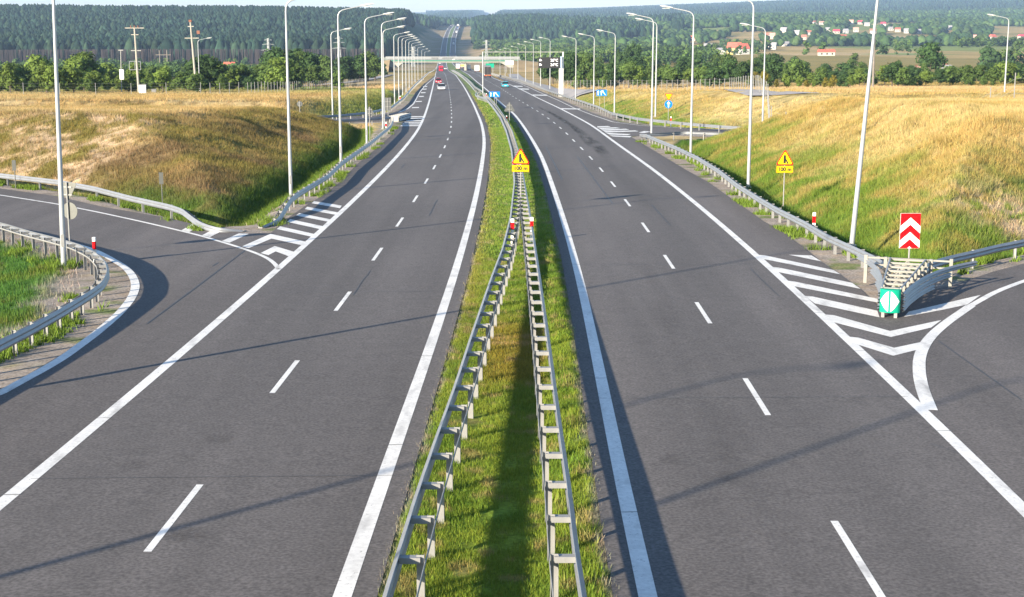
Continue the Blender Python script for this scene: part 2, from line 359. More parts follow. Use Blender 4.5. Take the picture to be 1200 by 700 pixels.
def table(rows, cols, T):
    rows = np.array(rows, float); cols = np.array(cols, float); T = np.array(T, float)
    def f(t, D):
        ld = np.log(np.clip(D, rows[0], rows[-1])); lr = np.log(rows)
        ri = np.clip(np.searchsorted(lr, ld) - 1, 0, len(rows) - 2); ft = (ld - lr[ri]) / (lr[ri + 1] - lr[ri])
        tc = np.clip(t, cols[0], cols[-1]); ci = np.clip(np.searchsorted(cols, tc) - 1, 0, len(cols) - 2); fc = (tc - cols[ci]) / (cols[ci + 1] - cols[ci])
        return (T[ri, ci] * (1 - ft) + T[ri + 1, ci] * ft) * (1 - fc) + (T[ri, ci + 1] * (1 - ft) + T[ri + 1, ci + 1] * ft) * fc
    return f
_rows = [300, 450, 700, 1000, 1400, 1700, 2000, 2300, 2800, 3500, 5000, 8000, 12000]
_cols = [-700, 0, 300, 480, 530, 620, 700, 900, 1200, 1900]
_drop = np.array([   # metres below the camera of open ground, by distance (rows) and direction (columns)
    [16, 16, 16, 16, 16, 16, 16, 15.2, 14.5, 14.5],
    [21.5, 21.5, 21.5, 21.5, 21.5, 21.5, 21.5, 20.5, 20, 20],
    [29.5, 29.5, 29.5, 29.5, 29.5, 29.5, 29.5, 28, 27, 27],
    [38, 38, 38, 37.5, 37.5, 37.5, 36, 33, 31.5, 31.5],
    [48, 48, 48, 46.5, 46, 46, 43, 38, 36, 36],
    [42, 41, 41, 46, 52, 48, 45, 40, 38, 38],
    [25, 24, 24, 36, 55, 52, 48, 42, 42, 41],
    [12, 11, 12, 18, 50, 50, 49, 37, 40, 42],
    [12, 12, 14, 16, 38, 35, 38, 22, 30, 34],
    [20, 20, 20, 24, 28, 24, 28, 16, 22, 22],
    [40, 40, 40, 38, 34, 24, 24, 12, -6, -14],
    [40, 40, 40, 34, 12, 4, -4, -42, -92, -120],
    [0, 0, 0, 0, 0, -2, -20, -64, -120, -150]])
DROP = table(_rows, _cols, _drop)
def hmaxR(y): return np.interp(y, [0, 110, 150, 200, 260, 350], [4.9, 4.7, 3.9, 3.3, 1.6, .1])
def hmaxL(y): return np.interp(y, [0, 95, 120, 150, 200, 260, 350], [3.8, 3.8, 3.6, 2.8, 2.0, 1.2, .1])
def sstep(t): t = np.clip(t, 0, 1); return t * t * (3 - 2 * t)
def bank(d, slope, hm, soft=.55):
    t = np.clip(d - 2.0, 0, None) * slope / hm
    h = hm * ((1 - soft) * np.clip(t, 0, 1) + soft * sstep(t))
    return h - .55 * np.exp(-((d - 1.5) / 1.0) ** 2) * (d > 0)
def relief(x, y, full=False):
    """height over the road profile and the signed distances used for colouring"""
    x = np.asarray(x, float); y = np.asarray(y, float)
    near = (y < 720) & (np.abs(x) < 950)
    out = {k: np.full(x.shape, -1e3) for k in ('MR', 'NR', 'ML', 'NL', 'ISL')}
    xn, yn = x[near], y[near]
    for k, p in (('MR', MR), ('NR', NR), ('ML', ML), ('NL', NL), ('ISL', ISL)): out[k][near] = -sdf(xn, yn, p)
    h = np.zeros(x.shape)
    hr, hl = hmaxR(y), hmaxL(y)
    rough = (fbm(x * .22, y * .22, 3) - .5) * 1.1 + (fbm(x * .9, y * .9, 9, 3) - .5) * .3
    for k, sl, hm in (('MR', .36, hr), ('NR', .24, hr), ('ML', .28, hl), ('NL', .28, hl)):
        d = out[k]; m = d > 0
        v = bank(d, sl, hm, .15 if k == 'ML' else .55) + rough * sstep((d - 2.5) / 6) * np.where(d > hm / sl + 2, .35, 1); h = np.where(m, np.where(np.abs(v) > np.abs(h), v, h), h)
    d = out['ISL']; h = np.where(d > 0, -.5 * sstep(d / 6) + .12 * rough * sstep(d / 3), h)
    # shallow trough of the central reserve
    a, b = LR(y) + .5, RL(y) - .5; mid = (a + b) / 2; hw = (b - a) / 2
    tm = np.clip(1 - np.abs(x - mid) / hw, 0, 1); med = (x > a) & (x < b) & (y < 300)
    h = np.where(med, -.10 * sstep(tm * 1.3) + .05 * (fbm(x * 1.1, y * 1.1, 5) - .4), h)
    return h, out
def ground_z(x, y, r=None):
    x = np.asarray(x, float); y = np.asarray(y, float)
    h, out = relief(x, y) if r is None else r
    base = P(y)
    t = x / np.maximum(y, 1) * F_PX * 1.018 + 600
    zf = CAM_Z - DROP(t, y)
    bump = (fbm(x * .004, y * .004, 21) - .5) * np.clip((y - 400) / 800, 0, 1) * 7
    c = (LL(y) + RR(y)) / 2; hwid = (RR(y) - LL(y)) / 2
    lat = np.abs(x - c) - hwid
    lo = np.interp(y, [0, 300, 600, 1500, 2500], [25, 14, 14, 14, 12]); hi = lo + np.interp(y, [0, 1500, 3500], [30, 40, 60])
    k = sstep((lat - lo) / (hi - lo)) * sstep((y - 230) / 220)
    z = base * (1 - k) + (zf + bump) * k + h * (1 - sstep((y - 260) / 200))
    low = .03 + np.clip(y - 280, 0, None) * .0009
    return z - low * (1 - k)
def dA(x, y):
    d = np.full(x.shape, 1e3); m = (y < 520) & (np.abs(x) < 140)
    v = np.full(m.sum(), 1e3); a, b = x[m], y[m]
    for p in (ASL, ASR, FRR, FLR): v = np.minimum(v, sdf(a, b, p))
    for lo, hi in ((LL, LR), (RL, RR)):
        l_, h_ = lo(b) - .3, hi(b) + .55; v = np.minimum(v, np.maximum(l_ - a, a - h_))
    d[m] = v; return d

C = {k: np.array(v) for k, v in dict(
    gold=(.40, .285, .115), straw=(.45, .35, .175), green=(.055, .115, .016), lawn=(.125, .19, .026), olive=(.20, .17, .046), brown=(.135, .095, .045),
    gravel=(.30, .26, .225), soil=(.42, .31, .20), dark=(.035, .062, .022), field=(.45, .33, .17), meadow=(.16, .24, .06), deep=(.05, .115, .02)).items()}
def mixc(a, b, t): return a * (1 - t[..., None]) + b * t[..., None]
def ground_col(x, y, r=None):
    x = np.asarray(x, float); y = np.asarray(y, float)
    h, o = relief(x, y) if r is None else r
    n1 = fbm(x * .12, y * .12, 31); n2 = fbm(x * .6, y * .6, 41, 3); n3 = fbm(x * 2.2, y * 2.2, 51, 2); n0 = fbm(x * .03, y * .03, 61)
    c = np.broadcast_to(C['gold'], x.shape + (3,)).copy()
    c = mixc(c, C['straw'], sstep((n1 - .45) * 4)); c = mixc(c, C['olive'], sstep((n2 - .5) * 5) * .55); c = mixc(c, C['soil'], sstep((n3 - .62) * 7) * .35)
    # right banks: lush low down, dry on top
    for k, hm in (('MR', hmaxR(y)), ('NR', hmaxR(y))):
        d = o[k]; m = (d > 0) & (d < (26 if k == 'MR' else 24))
        t = sstep((d - (2.2 if k == 'MR' else 1.5) + (n1 - .5) * 6 + (n2 - .5) * 9) / 9)
        g = mixc(np.broadcast_to(C['lawn'] * 1.0, c.shape), C['olive'] * 1.35, sstep((n2 - .4) * 3)); g = mixc(g, C['green'] * 1.2, sstep(1 - d / 3.5))
        cc = mixc(g, c * np.array([1.0, 1.02, .9]), t); c = np.where(m[..., None], cc, c)
    # left mound: brown grass, a bare pinkish crest on the side that faces the ramp, green along the ditch
    d = o['ML']; m = (d > 0) & (y < 172)
    b_ = mixc(np.broadcast_to(C['olive'] * .95, c.shape), C['brown'] * 1.3, sstep((n1 - .35) * 3)); b_ = mixc(b_, C['gold'] * .9, sstep((n2 - .55) * 5) * .45)
    bare = sstep((n2 - .40) * 6) * sstep((-24 - x) / 5) * sstep((122 - y) / 8); b_ = mixc(b_, C['soil'] * 1.12, bare * (.35 + .6 * sstep((n3 - .40) * 6)))
    topm = sstep((d - 11) / 3) * sstep((y - 116) / 8); b_ = mixc(b_, c, topm)
    right = sstep((x + 27) / 6) * sstep((y - 70) / 10); b_ = mixc(b_, C['green'] * .95, right * sstep((5.0 - d + (n2 - .5) * 3) / 3) * .95)
    b_ = mixc(b_, C['lawn'], sstep((2.6 - d) / 1.5) * .7)
    c = np.where(m[..., None], b_, c)
    bs = np.exp(-(((x - 24.5) / 3.2) ** 2 + ((y - 71) / 3.5) ** 2)); c = mixc(c, C['soil'] * 1.1, np.clip(bs * 1.6, 0, 1) * sstep((n3 - .35) * 5) * .9)
    d = o['NL']; m = (d > 0) & (d < 16) & (x > -70)
    b_ = mixc(c, C['brown'] * 1.3, sstep((n2 - .3) * 3) * .6); b_ = mixc(b_, C['lawn'] * .9, sstep((x + 30) / 8) * .8); c = np.where(m[..., None], b_, c)
    m = o['ISL'] > -2; g = mixc(np.broadcast_to(C['deep'] * 1.25, c.shape), C['lawn'] * .75, sstep((n2 - .4) * 3)); g = mixc(g, C['brown'] * 1.5, sstep((n3 - .68) * 8) * .4)
    g = mixc(g, C['gravel'], 1 - sstep((o['ISL'] + .2 + (n2 - .5) * 2.5) / 1.0)); c = np.where(m[..., None], g, c)
    near = (y < 520) & (np.abs(x) < 60)
    da = dA(x, y); flatz = (np.maximum.reduce([o[k] for k in ('MR', 'NR', 'ML', 'NL', 'ISL')]) < .3)
    med = (x > LR(y)) & (x < RL(y))
    gv = mixc(np.broadcast_to(C['gravel'], c.shape), C['lawn'] * .8, sstep((n2 - .6) * 8) * .8); gv = mixc(gv, C['soil'] * .9, sstep((n3 - .5) * 4) * .4)
    side = near & ~med & (da < 2.3 + (n2 - .5) * 1.4) & flatz
    c = np.where(side[..., None], gv, c)
    a, b = LR(y) + .5, RL(y) - .5
    u = np.clip((x - a) / np.maximum(b - a, .1), 0, 1)
    mg = mixc(np.broadcast_to(C['lawn'] * 1.25, c.shape), C['green'] * 1.6, sstep((n2 - .45) * 4) * .6)
    mg = mixc(mg, C['olive'] * np.array([.95, 1.0, .7]), sstep((n1 - .36) * 4) * sstep((u - .22) * 8) * sstep((.80 - u) * 8) * np.clip((85 - y) / 35, 0, 1) * .85)
    mg = mixc(mg, C['olive'] * 1.3, np.exp(-(u / .16) ** 2) * .6 * sstep((y - 30) / 30))
    mg = mixc(mg, C['soil'] * .85, sstep((n3 - .60) * 6) * .45)
    mg = mg * (1 - np.clip((75 - y) / 30, 0, 1)[..., None] * (1 - np.array([1.04, .93, .8])))
    edge = np.minimum(x - a, b - x); mg = mixc(mg, C['gravel'] * .8, sstep((.22 - edge + (n3 - .5) * .35) / .2) * .8)
    c = np.where((med & (y < 2600))[..., None], mg, c)
    # open country far off
    far = sstep((y - 230) / 120); t = x / np.maximum(y, 1) * F_PX + 600
    fn = vnoise(x * .0035 + 7, y * .0022, 71); fn2 = vnoise(x * .006, y * .004 + 3, 73)
    fc = mixc(np.broadcast_to(C['field'], c.shape), C['gold'], (fn > .45) * 1.); fc = mixc(fc, C['meadow'], (fn2 > .60) * .9); fc = mixc(fc, C['olive'], (fn2 < .32) * .7)
    fc = mixc(fc, C['olive'], sstep((n0 - .42) * 5) * .5 + sstep((n1 - .55) * 5) * .25)
    wood = ((t < 512) & (y > 1330)) | ((y > 4700))
    fc = np.where(wood[..., None], C['dark'] * 1.2, fc)
    lat = np.maximum(LL(y) - x, x - RR(y)); cut = (y > 1050) & (lat < 36)
    fc = np.where(cut[..., None], mixc(np.broadcast_to(C['soil'] * .8, c.shape), C['olive'], sstep((n0 - .3) * 4) * .6), fc)
    far = np.where(med & (y < 2600), 0, far)
    return np.clip(mixc(c, fc, far), .01, 1)

xs = np.arange(-32, 22.01, .3)
g_ = [.3]; 
while sum(g_) < 7000: g_.append(g_[-1] * 1.055)
gx = np.cumsum(g_); xs = np.concatenate([-32 - gx[::-1], xs, xs[-1] + gx])
yl = [-60., -40, -20, 0, 10]; y_ = 10.
while y_ < 13500: y_ += .3 if y_ < 112 else .55 if y_ < 210 else y_ * .0045; yl.append(y_)
ysg = np.array(yl); XX, YG = np.meshgrid(xs, ysg); XF, YF = XX.ravel(), YG.ravel()
rel = relief(XF, YF); ZF = ground_z(XF, YF, rel)
ncol = len(xs); idx = np.arange((len(ysg) - 1) * (ncol - 1)); rr, cc = idx // (ncol - 1), idx % (ncol - 1)
v0 = rr * ncol + cc; FQ = np.stack([v0, v0 + 1, v0 + 1 + ncol, v0 + ncol], 1)
keep = (np.abs(XF[v0]) < np.maximum(120, YF[v0] * .62)) ; FQ = FQ[keep]
tag(raw_mesh('ground', np.stack([XF, YF, ZF], 1), FQ, M['ground'], ground_col(XF, YF, rel), smooth=True), kind='structure')

# ------------------------------------------------------------------ carriageways, ramps and painted markings
def lift(y): return np.clip(np.asarray(y, float) - 280, 0, None) * .0006
def strip(name, yv, xl, xr, m, dz, kind='structure', fade=None):
    n = len(yv); z = P(yv) + dz + lift(yv); cols_ = None
    nx = 2
    V = np.concatenate([np.stack([xl, yv, z], 1), np.stack([xr, yv, z], 1)])
    i = np.arange(n - 1); Fq = np.stack([i, i + n, i + n + 1, i + 1], 1)
    return tag(raw_mesh(name, V, Fq, m, cols_), kind=kind)
def sheet(name, poly, m, dz, kind='structure'):
    from mathutils.geometry import tessellate_polygon
    pts = [Vector((p[0], p[1], 0)) for p in poly]
    tri = tessellate_polygon([pts]); V = np.array([(p[0], p[1], P(p[1]) + dz + lift(p[1])) for p in poly])
    tri = [t if (pts[t[1]] - pts[t[0]]).cross(pts[t[2]] - pts[t[0]]).z > 0 else t[::-1] for t in tri]
    return tag(raw_mesh(name, V, np.array(tri), m), kind=kind)
yv = np.concatenate([np.arange(-50, 400, 4.), np.arange(400, 3900, 20.)])
strip('carriageway', yv, LL(yv) - .12, LR(yv) + .55, M['asphalt'], .004)
def rr_edge(y):
    a = np.interp(y, [151, 200, 400], [0, 0, 0]); o_ = np.argsort(fr_out[:, 1])
    return a
strip('carriageway', yv, RL(yv) - .55, RR(yv) + .12 + np.interp(yv, [0, 400, 450], [0, 0, .5]), M['asphalt'], .004)
sheet('ramp_road', ASL, M['asphalt2'], 0.0)
sheet('ramp_road', ASR, M['asphalt2'], 0.0)
sheet('ramp_road', FRR, M['asphalt2'], 0.0); sheet('ramp_road', FLR, M['asphalt2'], 0.0)
ym = np.arange(290, 3300, 15.)
strip('grass_strip', ym, LR(ym) + .6, RL(ym) - .6, mat('median_grass_far', C['lawn'] * .8, .95, 0, .3, .05), -.002)
yv2 = np.arange(-50, 3850, 3.)
def line(name, yv, xf, wd=.24, dz=.008):
    wv = np.maximum(wd, np.asarray(yv) * .00026); x = xf(yv); strip(name, yv, x - wv / 2, x + wv / 2, M['paint'], dz)
line('edge_line', yv2, LL, .30); line('edge_line', yv2, LR, .30); line('edge_line', yv2, RL, .30); line('edge_line', yv2, RR, .30)
def dashes(f, y0, y1, name):
    V = []; Fs = []; y = y0
    while y < y1:
        wd = max(.14, y * .00032); x0, x1 = f(y), f(y + 4); b = len(V)
        for (x, yy_) in ((x0 - wd / 2, y), (x0 + wd / 2, y), (x1 + wd / 2, y + 4), (x1 - wd / 2, y + 4)): V.append((x, yy_, P(yy_) + .008 + lift(yy_)))
        Fs.append((b, b + 1, b + 2, b + 3)); y += 12
    tag(raw_mesh(name, V, Fs, M['paint']), kind='structure')
dr = GL([(1005, 655), (887, 466), (825, 368), (784.5, 308), (757, 267.5), (736, 238.8), (705, 199.5), (682, 174.6), (664.8, 157.4), (642.5, 139), (624.2, 127), (609.5, 118.3), (598.4, 111.4)])
dl = GL([(208, 602), (332.5, 443.5), (399, 357), (438.5, 303.5), (465, 265.5), (484, 237.5)])
def lane_x(pts, a, b):
    fr = (pts[:, 0] - a(pts[:, 1])) / (b(pts[:, 1]) - a(pts[:, 1])); 
    return lambda y: a(y) + (b(y) - a(y)) * np.interp(y, pts[:, 1], fr)
DR = lane_x(dr, RL, RR); DLf = lane_x(dl, LL, LR)
dashes(DR, G(887, 487)[1] - 24, 1500, 'lane_dashes'); dashes(DLf, G(317, 461)[1] - 24, 1500, 'lane_dashes')
def ribbon(name, pts, wd, dz=.008, m=None):
    p = np.array([(a[0], a[1]) for a in pts]); 
    s = np.concatenate([[0], np.cumsum(np.hypot(*np.diff(p, axis=0).T))]); n = max(3, int(s[-1] / .5)); q = np.linspace(0, s[-1], n)
    p = np.stack([np.interp(q, s, p[:, 0]), np.interp(q, s, p[:, 1])], 1)
    k = np.ones(5) / 5
    if n > 12:
        for c_ in (0, 1): p[2:-2, c_] = np.convolve(p[:, c_], k, 'valid')
    d = np.gradient(p, axis=0); d /= np.linalg.norm(d, axis=1)[:, None]; nrm = np.stack([-d[:, 1], d[:, 0]], 1)
    w_ = wd / 2 if np.isscalar(wd) else np.interp(q, [0, s[-1]], wd) / 2
    if np.isscalar(w_): w_ = np.full(n, w_)
    w_ = np.maximum(w_, p[:, 1] * .0002)
    A = p + nrm * w_[:, None]; B = p - nrm * w_[:, None]
    V = np.array([(a[0], a[1], P(a[1]) + dz + lift(a[1])) for a in np.concatenate([A, B])]); i = np.arange(n - 1)
    return tag(raw_mesh(name, V, np.stack([i, i + 1, i + n + 1, i + n], 1)[:, ::-1], m or M['paint']), kind='structure')
ribbon('edge_line', ramp_in[1:], .31); ribbon('edge_line', ramp_in[0:2] + 0, .31); ribbon('edge_line', ramp_out, .20)
ribbon('edge_line', np.vstack([GL([(1090.5, 481)]), rramp_in[1:8]]), .34, .010); ribbon('edge_line', rramp_in[7:], .26, .010)
ribbon('edge_line', fr_out + np.array([-.9, -.4, 0]), .16); ribbon('edge_line', fl_out[:6] + np.array([.9, -.5, 0]), .22)
def poly_px(polys, name):
    for p in polys:
        q = GL(p); sheet(name, [(a[0], a[1]) for a in q], M['paint'], .0065)
s6 = lambda pts: crop(200, 200, 5.985, pts)
poly_px([s6(p) for p in (
    [(75, 420), (130, 432), (212, 386), (150, 379)], [(220, 455), (275, 468), (362, 424), (303, 411)], [(360, 495), (412, 507), (548, 445), (478, 442)],
    [(500, 533), (548, 545), (708, 478), (935, 528), (952, 501), (700, 445)], [(630, 580), (685, 594), (737, 568), (835, 605), (872, 573), (730, 530)],
    [(745, 411), (1000, 468), (1012, 447), (768, 392)], [(818, 361), (1053, 413), (1072, 392), (838, 342)], [(878, 316), (1108, 360), (1124, 344), (902, 299)],
    [(940, 271), (1160, 312), (1176, 295), (958, 255)], [(988, 230), (1188, 265), (1200, 247), (1006, 215)])], 'hatching')
s9 = lambda pts: crop(860, 230, 5.985, pts); s10 = lambda pts: crop(1000, 270, 5.985, pts); s11 = lambda pts: crop(900, 340, 2.693, pts)
poly_px([s9([(385, 412), (545, 417), (615, 459)]), s9([(175, 413), (225, 418), (700, 520), (745, 549), (203, 441)]), s9([(270, 498), (315, 502), (830, 610), (890, 652), (300, 531)]),
         s9([(375, 594), (425, 600), (1010, 722), (1030, 752), (408, 630)]),
         s11([(115, 19), (140, 21), (345, 66), (352, 87), (148, 43)]),
         s11([(180, 78), (208, 80), (385, 130), (548, 95), (515, 119), (388, 149), (206, 102)]), s11([(256, 148), (285, 151), (398, 183), (487, 164), (468, 190), (395, 208), (284, 173)]),
         s10([(355, 609), (388, 572), (895, 454), (800, 522), (620, 560)])], 'hatching')
s5 = lambda pts: crop(430, 110, 14.0, pts)
poly_px([s5([(545 + k * 30 if k < 4 else 690, 532 - k * 28 - (8 if k > 3 else 0)), (875 + k * 12, 532 - k * 28 - (8 if k > 3 else 0)), (885 + k * 12, 518 - k * 28 - (8 if k > 3 else 0)), (560 + k * 30 if k < 4 else 700, 518 - k * 28 - (8 if k > 3 else 0))]) for k in range(6)], 'hatching')
s4 = lambda pts: crop(700, 100, 5.985, pts)
poly_px([s4(p) for p in ([(85, 352), (240, 358), (230, 366), (110, 360)], [(60, 335), (235, 344), (210, 351), (85, 346)], [(45, 323), (265, 318), (290, 324), (60, 332)],
                         [(25, 311), (200, 306), (225, 312), (45, 320)], [(8, 300), (130, 296), (160, 302), (25, 308)], [(0, 289), (75, 287), (95, 292), (0, 297)],
                         [(290, 332), (330, 322), (375, 326), (330, 336)])], 'hatching')
# short bars across the merging lanes (far left, far right)
s400 = lambda pts: crop(400, 50, 5.985, pts)
poly_px([s400([(a, b), (a + L_, b - 1), (a + L_ + 2, b - 7), (a + 3, b - 6)]) for a, b, L_ in ((495, 460, 48), (522, 417, 42), (542, 382, 36), (556, 356, 34), (565, 332, 32), (572, 314, 30))], 'lane_bar')
s560 = lambda pts: crop(560, 80, 5.985, pts)
poly_px([s560([(a, b), (a + L_, b + 2), (a + L_ - 4, b - 4), (a + 10, b - 6)]) for a, b, L_ in ((575, 288, 145), (375, 192, 115), (285, 150, 75), (245, 131, 70))], 'lane_bar')
# tar seams, cracks
for a, w_ in (([(172, 380), (230, 337), (300, 284)], .05), ([(639.5, 172), (659, 211)], .06), ([(676, 183), (718, 239)], .05), ([(137, 380), (172, 381)], .02),
              ([(1090, 520), (1150, 540)], .02), ([(249, 312), (256, 308)], .05), ([(1100, 400), (1197, 469)], .03)):
    ribbon('tar_seam', GL(a), w_, .006, M['seam'])
for D_ in (28.6, 52, 81, 112, 150): 
    ribbon('tar_seam', [(LL(D_), D_), (LR(D_) + .5, D_ + .25)], .018, .011, M['seam'])
    ribbon('tar_seam', [(RL(D_ + 7) - .5, D_ + 7), (RR(D_ + 7), D_ + 7.2)], .018, .011, M['seam'])
for f_, ys_ in ((LL, (27.5, 33.6, 46.5)), (LR, (31.2, 40.8)), (RL, (26.4, 37.9, 52)), (RR, (32.4, 41.5, 47.8, 58))):
    for y_ in ys_: ribbon('tar_seam', [(f_(y_) - .2, y_), (f_(y_), y_ + .01), (f_(y_) + .2, y_ + .02)], .03, .0125, M['seam'])
rq = random.Random(3)
for k in range(5):
    y_ = rq.uniform(30, 120); f_, g_f = ((LL, LR), (RL, RR))[k % 2]; u = rq.uniform(.08, .9); L_ = rq.uniform(3, 11); pts = [(f_(y_ + t) + (g_f(y_) - f_(y_)) * u + rq.uniform(-.02, .02), y_ + t) for t in np.linspace(0, L_, 6)]
    ribbon('tar_seam', pts, .022, .0115, M['seam'])
def stain(pts, widths, amount, sc=1.2, st=(1, .12, 1), colr=(.015, .015, .017)):
    q = GL(pts); n = 40; s = np.linspace(0, 1, n); t = np.linspace(0, 1, len(q)); c0 = np.stack([np.interp(s, t, q[:, k]) for k in range(2)], 1)
    w_ = np.interp(s, np.linspace(0, 1, len(widths)), widths); V = []; fd = []; m_ = 7
    for i in range(n):
        for k in range(m_):
            u = (k / (m_ - 1) - .5) * 2; V.append((c0[i, 0] + u * w_[i] / 2, c0[i, 1], P(c0[i, 1]) + .0055)); fd.append((1 - u * u) * min(1, 5 * s[i], 5 * (1 - s[i])))
    Fs = [(i * m_ + k, i * m_ + k + 1, (i + 1) * m_ + k + 1, (i + 1) * m_ + k) for i in range(n - 1) for k in range(m_ - 1)]
    tag(raw_mesh('road_stain', V, Fs, stain_mat('road_stain', colr, amount, sc, st), np.array(fd)), kind='structure')
stain([(714, 186), (697, 170), (674, 150), (652, 136), (625, 122)], [1.1, 1.8, 1.0, .9, .9], .95)
stain([(905, 640), (840, 480), (760, 330), (720, 260)], [1.3, 1.2, 1.2, 1.2], .16)
for k in range(14):
    px_, py_ = rq.choice([(rq.uniform(150, 420), rq.uniform(430, 690)), (rq.uniform(760, 1050), rq.uniform(380, 690)), (rq.uniform(30, 170), rq.uniform(300, 560))]); q_ = G(px_, py_)
    V0 = [(px_, py_), (px_ + (632 - px_) * .02, py_ - (py_ - 60) * .03)]; stain(V0, [.5, .9, .4], rq.uniform(.12, .3), 2.5, (1, .6, 1))

# ------------------------------------------------------------------ guard rails
W_PROF = [(0, .44), (0, .465), (.075, .515), (.075, .545), (.01, .585), (.01, .615), (.075, .655), (.075, .685), (0, .735), (0, .76)]
def resample(p, step):
    p = np.asarray(p, float); s = np.concatenate([[0], np.cumsum(np.linalg.norm(np.diff(p[:, :2], axis=0), axis=1))])
    n = max(2, int(round(s[-1] / step)) + 1); q = np.linspace(0, s[-1], n)
    return np.stack([np.interp(q, s, p[:, k]) for k in range(p.shape[1])], 1)
def smooth_path(p, step, it=2):
    q = resample(p, step)
    for _ in range(it):
        if len(q) > 5: q[1:-1] = (q[:-2] + 2 * q[1:-1] + q[2:]) / 4
    return q
def frame(q):
    d = np.gradient(q[:, :2], axis=0); d /= np.maximum(np.linalg.norm(d, axis=1), 1e-6)[:, None]; return d, np.stack([-d[:, 1], d[:, 0]], 1)
def sweep(q, side, prof, root, th=.01):
    """profile (n towards traffic, height) swept along q"""
    d, nr = frame(q); L_ = len(q); pr = list(prof) + [(a - th * 1.4, b) for a, b in prof[::-1]]; m_ = len(pr)
    V = np.zeros((L_, m_, 3)); o = np.array(root)
    for j, (a, b) in enumerate(pr):
        V[:, j, 0] = q[:, 0] + nr[:, 0] * side * a; V[:, j, 1] = q[:, 1] + nr[:, 1] * side * a; V[:, j, 2] = q[:, 2] + b
    V = V.reshape(-1, 3) - o
    i = np.repeat(np.arange(L_ - 1), m_); j = np.tile(np.arange(m_), L_ - 1); j2 = (j + 1) % m_
    Fq = np.stack([i * m_ + j, i * m_ + j2, (i + 1) * m_ + j2, (i + 1) * m_ + j], 1)
    if side < 0: Fq = Fq[:, ::-1]
    return V, Fq
def post_mesh(h):
    b = MB(); b.box((0, 0, h / 2 - .25), (.012, .12, h + .5)); b.box((.028, .06, h / 2 - .25), (.055, .008, h + .5)); b.box((.028, -.06, h / 2 - .25), (.055, .008, h + .5)); return b
_p = post_mesh(.72).build('post', M['galv2']); POST_ME = _p.data; bpy.data.objects.remove(_p)
_s = {}
def spacer_me(L_):
    if L_ not in _s:
        b = MB(); b.box((0, L_ / 2, .60), (.14, L_, .008)); b.box((0, L_ / 2, .69), (.14, L_, .008)); b.box((.066, L_ / 2, .645), (.008, L_, .082)); b.box((-.066, L_ / 2, .645), (.008, L_, .082))
        o = b.build('spacer', M['galv2']); _s[L_] = o.data; bpy.data.objects.remove(o)
    return _s[L_]
def guardrail(path, side, label, step=2., offset=.33, group='steel guard rails along the road', back=True, maxposts=95, zadd=0., double=False, ybig=170, sink=(0, 0)):
    q = smooth_path(path, .5 if np.abs(np.diff(path[:, 1])).max() < 1e9 and path[:, 1].max() < 200 else 1.0)
    q = np.column_stack([q[:, :2], P(q[:, 1]) + lift(q[:, 1]) + zadd + (q[:, 2] if q.shape[1] > 2 and zadd is not None else 0) * 0])
    sl_ = np.concatenate([[0], np.cumsum(np.hypot(*np.diff(q[:, :2], axis=0).T))]); drop = np.zeros(len(q))
    if sink[0]: drop = np.maximum(drop, 1 - sl_ / sink[0])
    if sink[1]: drop = np.maximum(drop, 1 - (sl_[-1] - sl_) / sink[1])
    q[:, 2] -= .68 * np.clip(drop, 0, 1)
    root = empty('guardrail', (q[0, 0], q[0, 1], q[0, 2]), 0, label, 'guard rail', group)
    o = q[0]
    V, Fq = sweep(q, side, W_PROF, o); raw_mesh('beam', V, Fq, M['galv'], parent=root)
    if double:
        V, Fq = sweep(q, side, [(.002, .12), (.002, .15), (.06, .17), (.06, .22), (.002, .25), (.002, .28)], o); raw_mesh('lower_beam', V, Fq, M['galv'], parent=root)
    if back:
        V, Fq = sweep(q, side, [(-offset - .07, .56), (-offset - .07, .63)], o); raw_mesh('back_strap', V, Fq, M['galv2'], parent=root)
    pq = resample(q, step); d, nr = frame(pq); k = 0; far_p = MB()
    for i in range(len(pq)):
        x, y = pq[i, :2] - nr[i] * side * offset; rz = math.atan2(d[i, 1], d[i, 0]) + (0 if side > 0 else math.pi)
        if k < maxposts and pq[i, 1] < ybig + 400 and pq[i, 1] > 15:
            p_ = bpy.data.objects.new('post', POST_ME); link(p_); p_.parent = root; p_.location = (x - o[0], y - o[1], pq[i, 2] - o[2]); p_.rotation_euler = (0, 0, rz); k += 1
            if pq[i, 1] < ybig:
                s_ = bpy.data.objects.new('spacer', spacer_me(offset)); link(s_); s_.parent = p_
        else: far_p.box((x - o[0], y - o[1], pq[i, 2] - o[2] + .36), (.1, .12, .76), rz)
    if far_p.v: tag(far_p.build('distant_posts', M['galv2'], root), kind='stuff')
    return root
m1 = GL([(452, 700), (488, 583), (513.3, 510), (535, 450), (553.3, 393.3), (577.5, 322.5), (590, 290), (599, 254), (603.5, 212.5), (600, 175), (593.4, 152), (586.7, 136.8), (577, 123.5), (570.4, 115.8), (563.7, 113.4), (558, 112), (557, 110), (559.5, 107.5)], .75)
m1 = np.vstack([[m1[0, 0] - .25, 8, 0], m1])
guardrail(m1, 1, 'long shaded steel barrier on the left side of the median, curling round the gantry foot', step=2.0)
m2 = GL([(683, 697), (675, 657), (665, 567), (655, 500), (642, 400), (631.3, 322.5), (622.5, 262.5), (614, 212.5), (607, 175), (600, 153), (592, 137.5), (583, 124.3), (574, 114.5), (567, 108.3)], .75)
m2 = np.vstack([[m2[0, 0] + .0, 8, 0], m2])
guardrail(m2, -1, 'long sunlit steel barrier on the right side of the grass median', step=2.0)
m3 = GL([(565, 106.5), (557, 101.8), (547, 92), (538, 86), (531, 82.5)], .75); guardrail(m3, -1, 'far median barrier running on from the gantry towards the overpass', step=4., back=False)
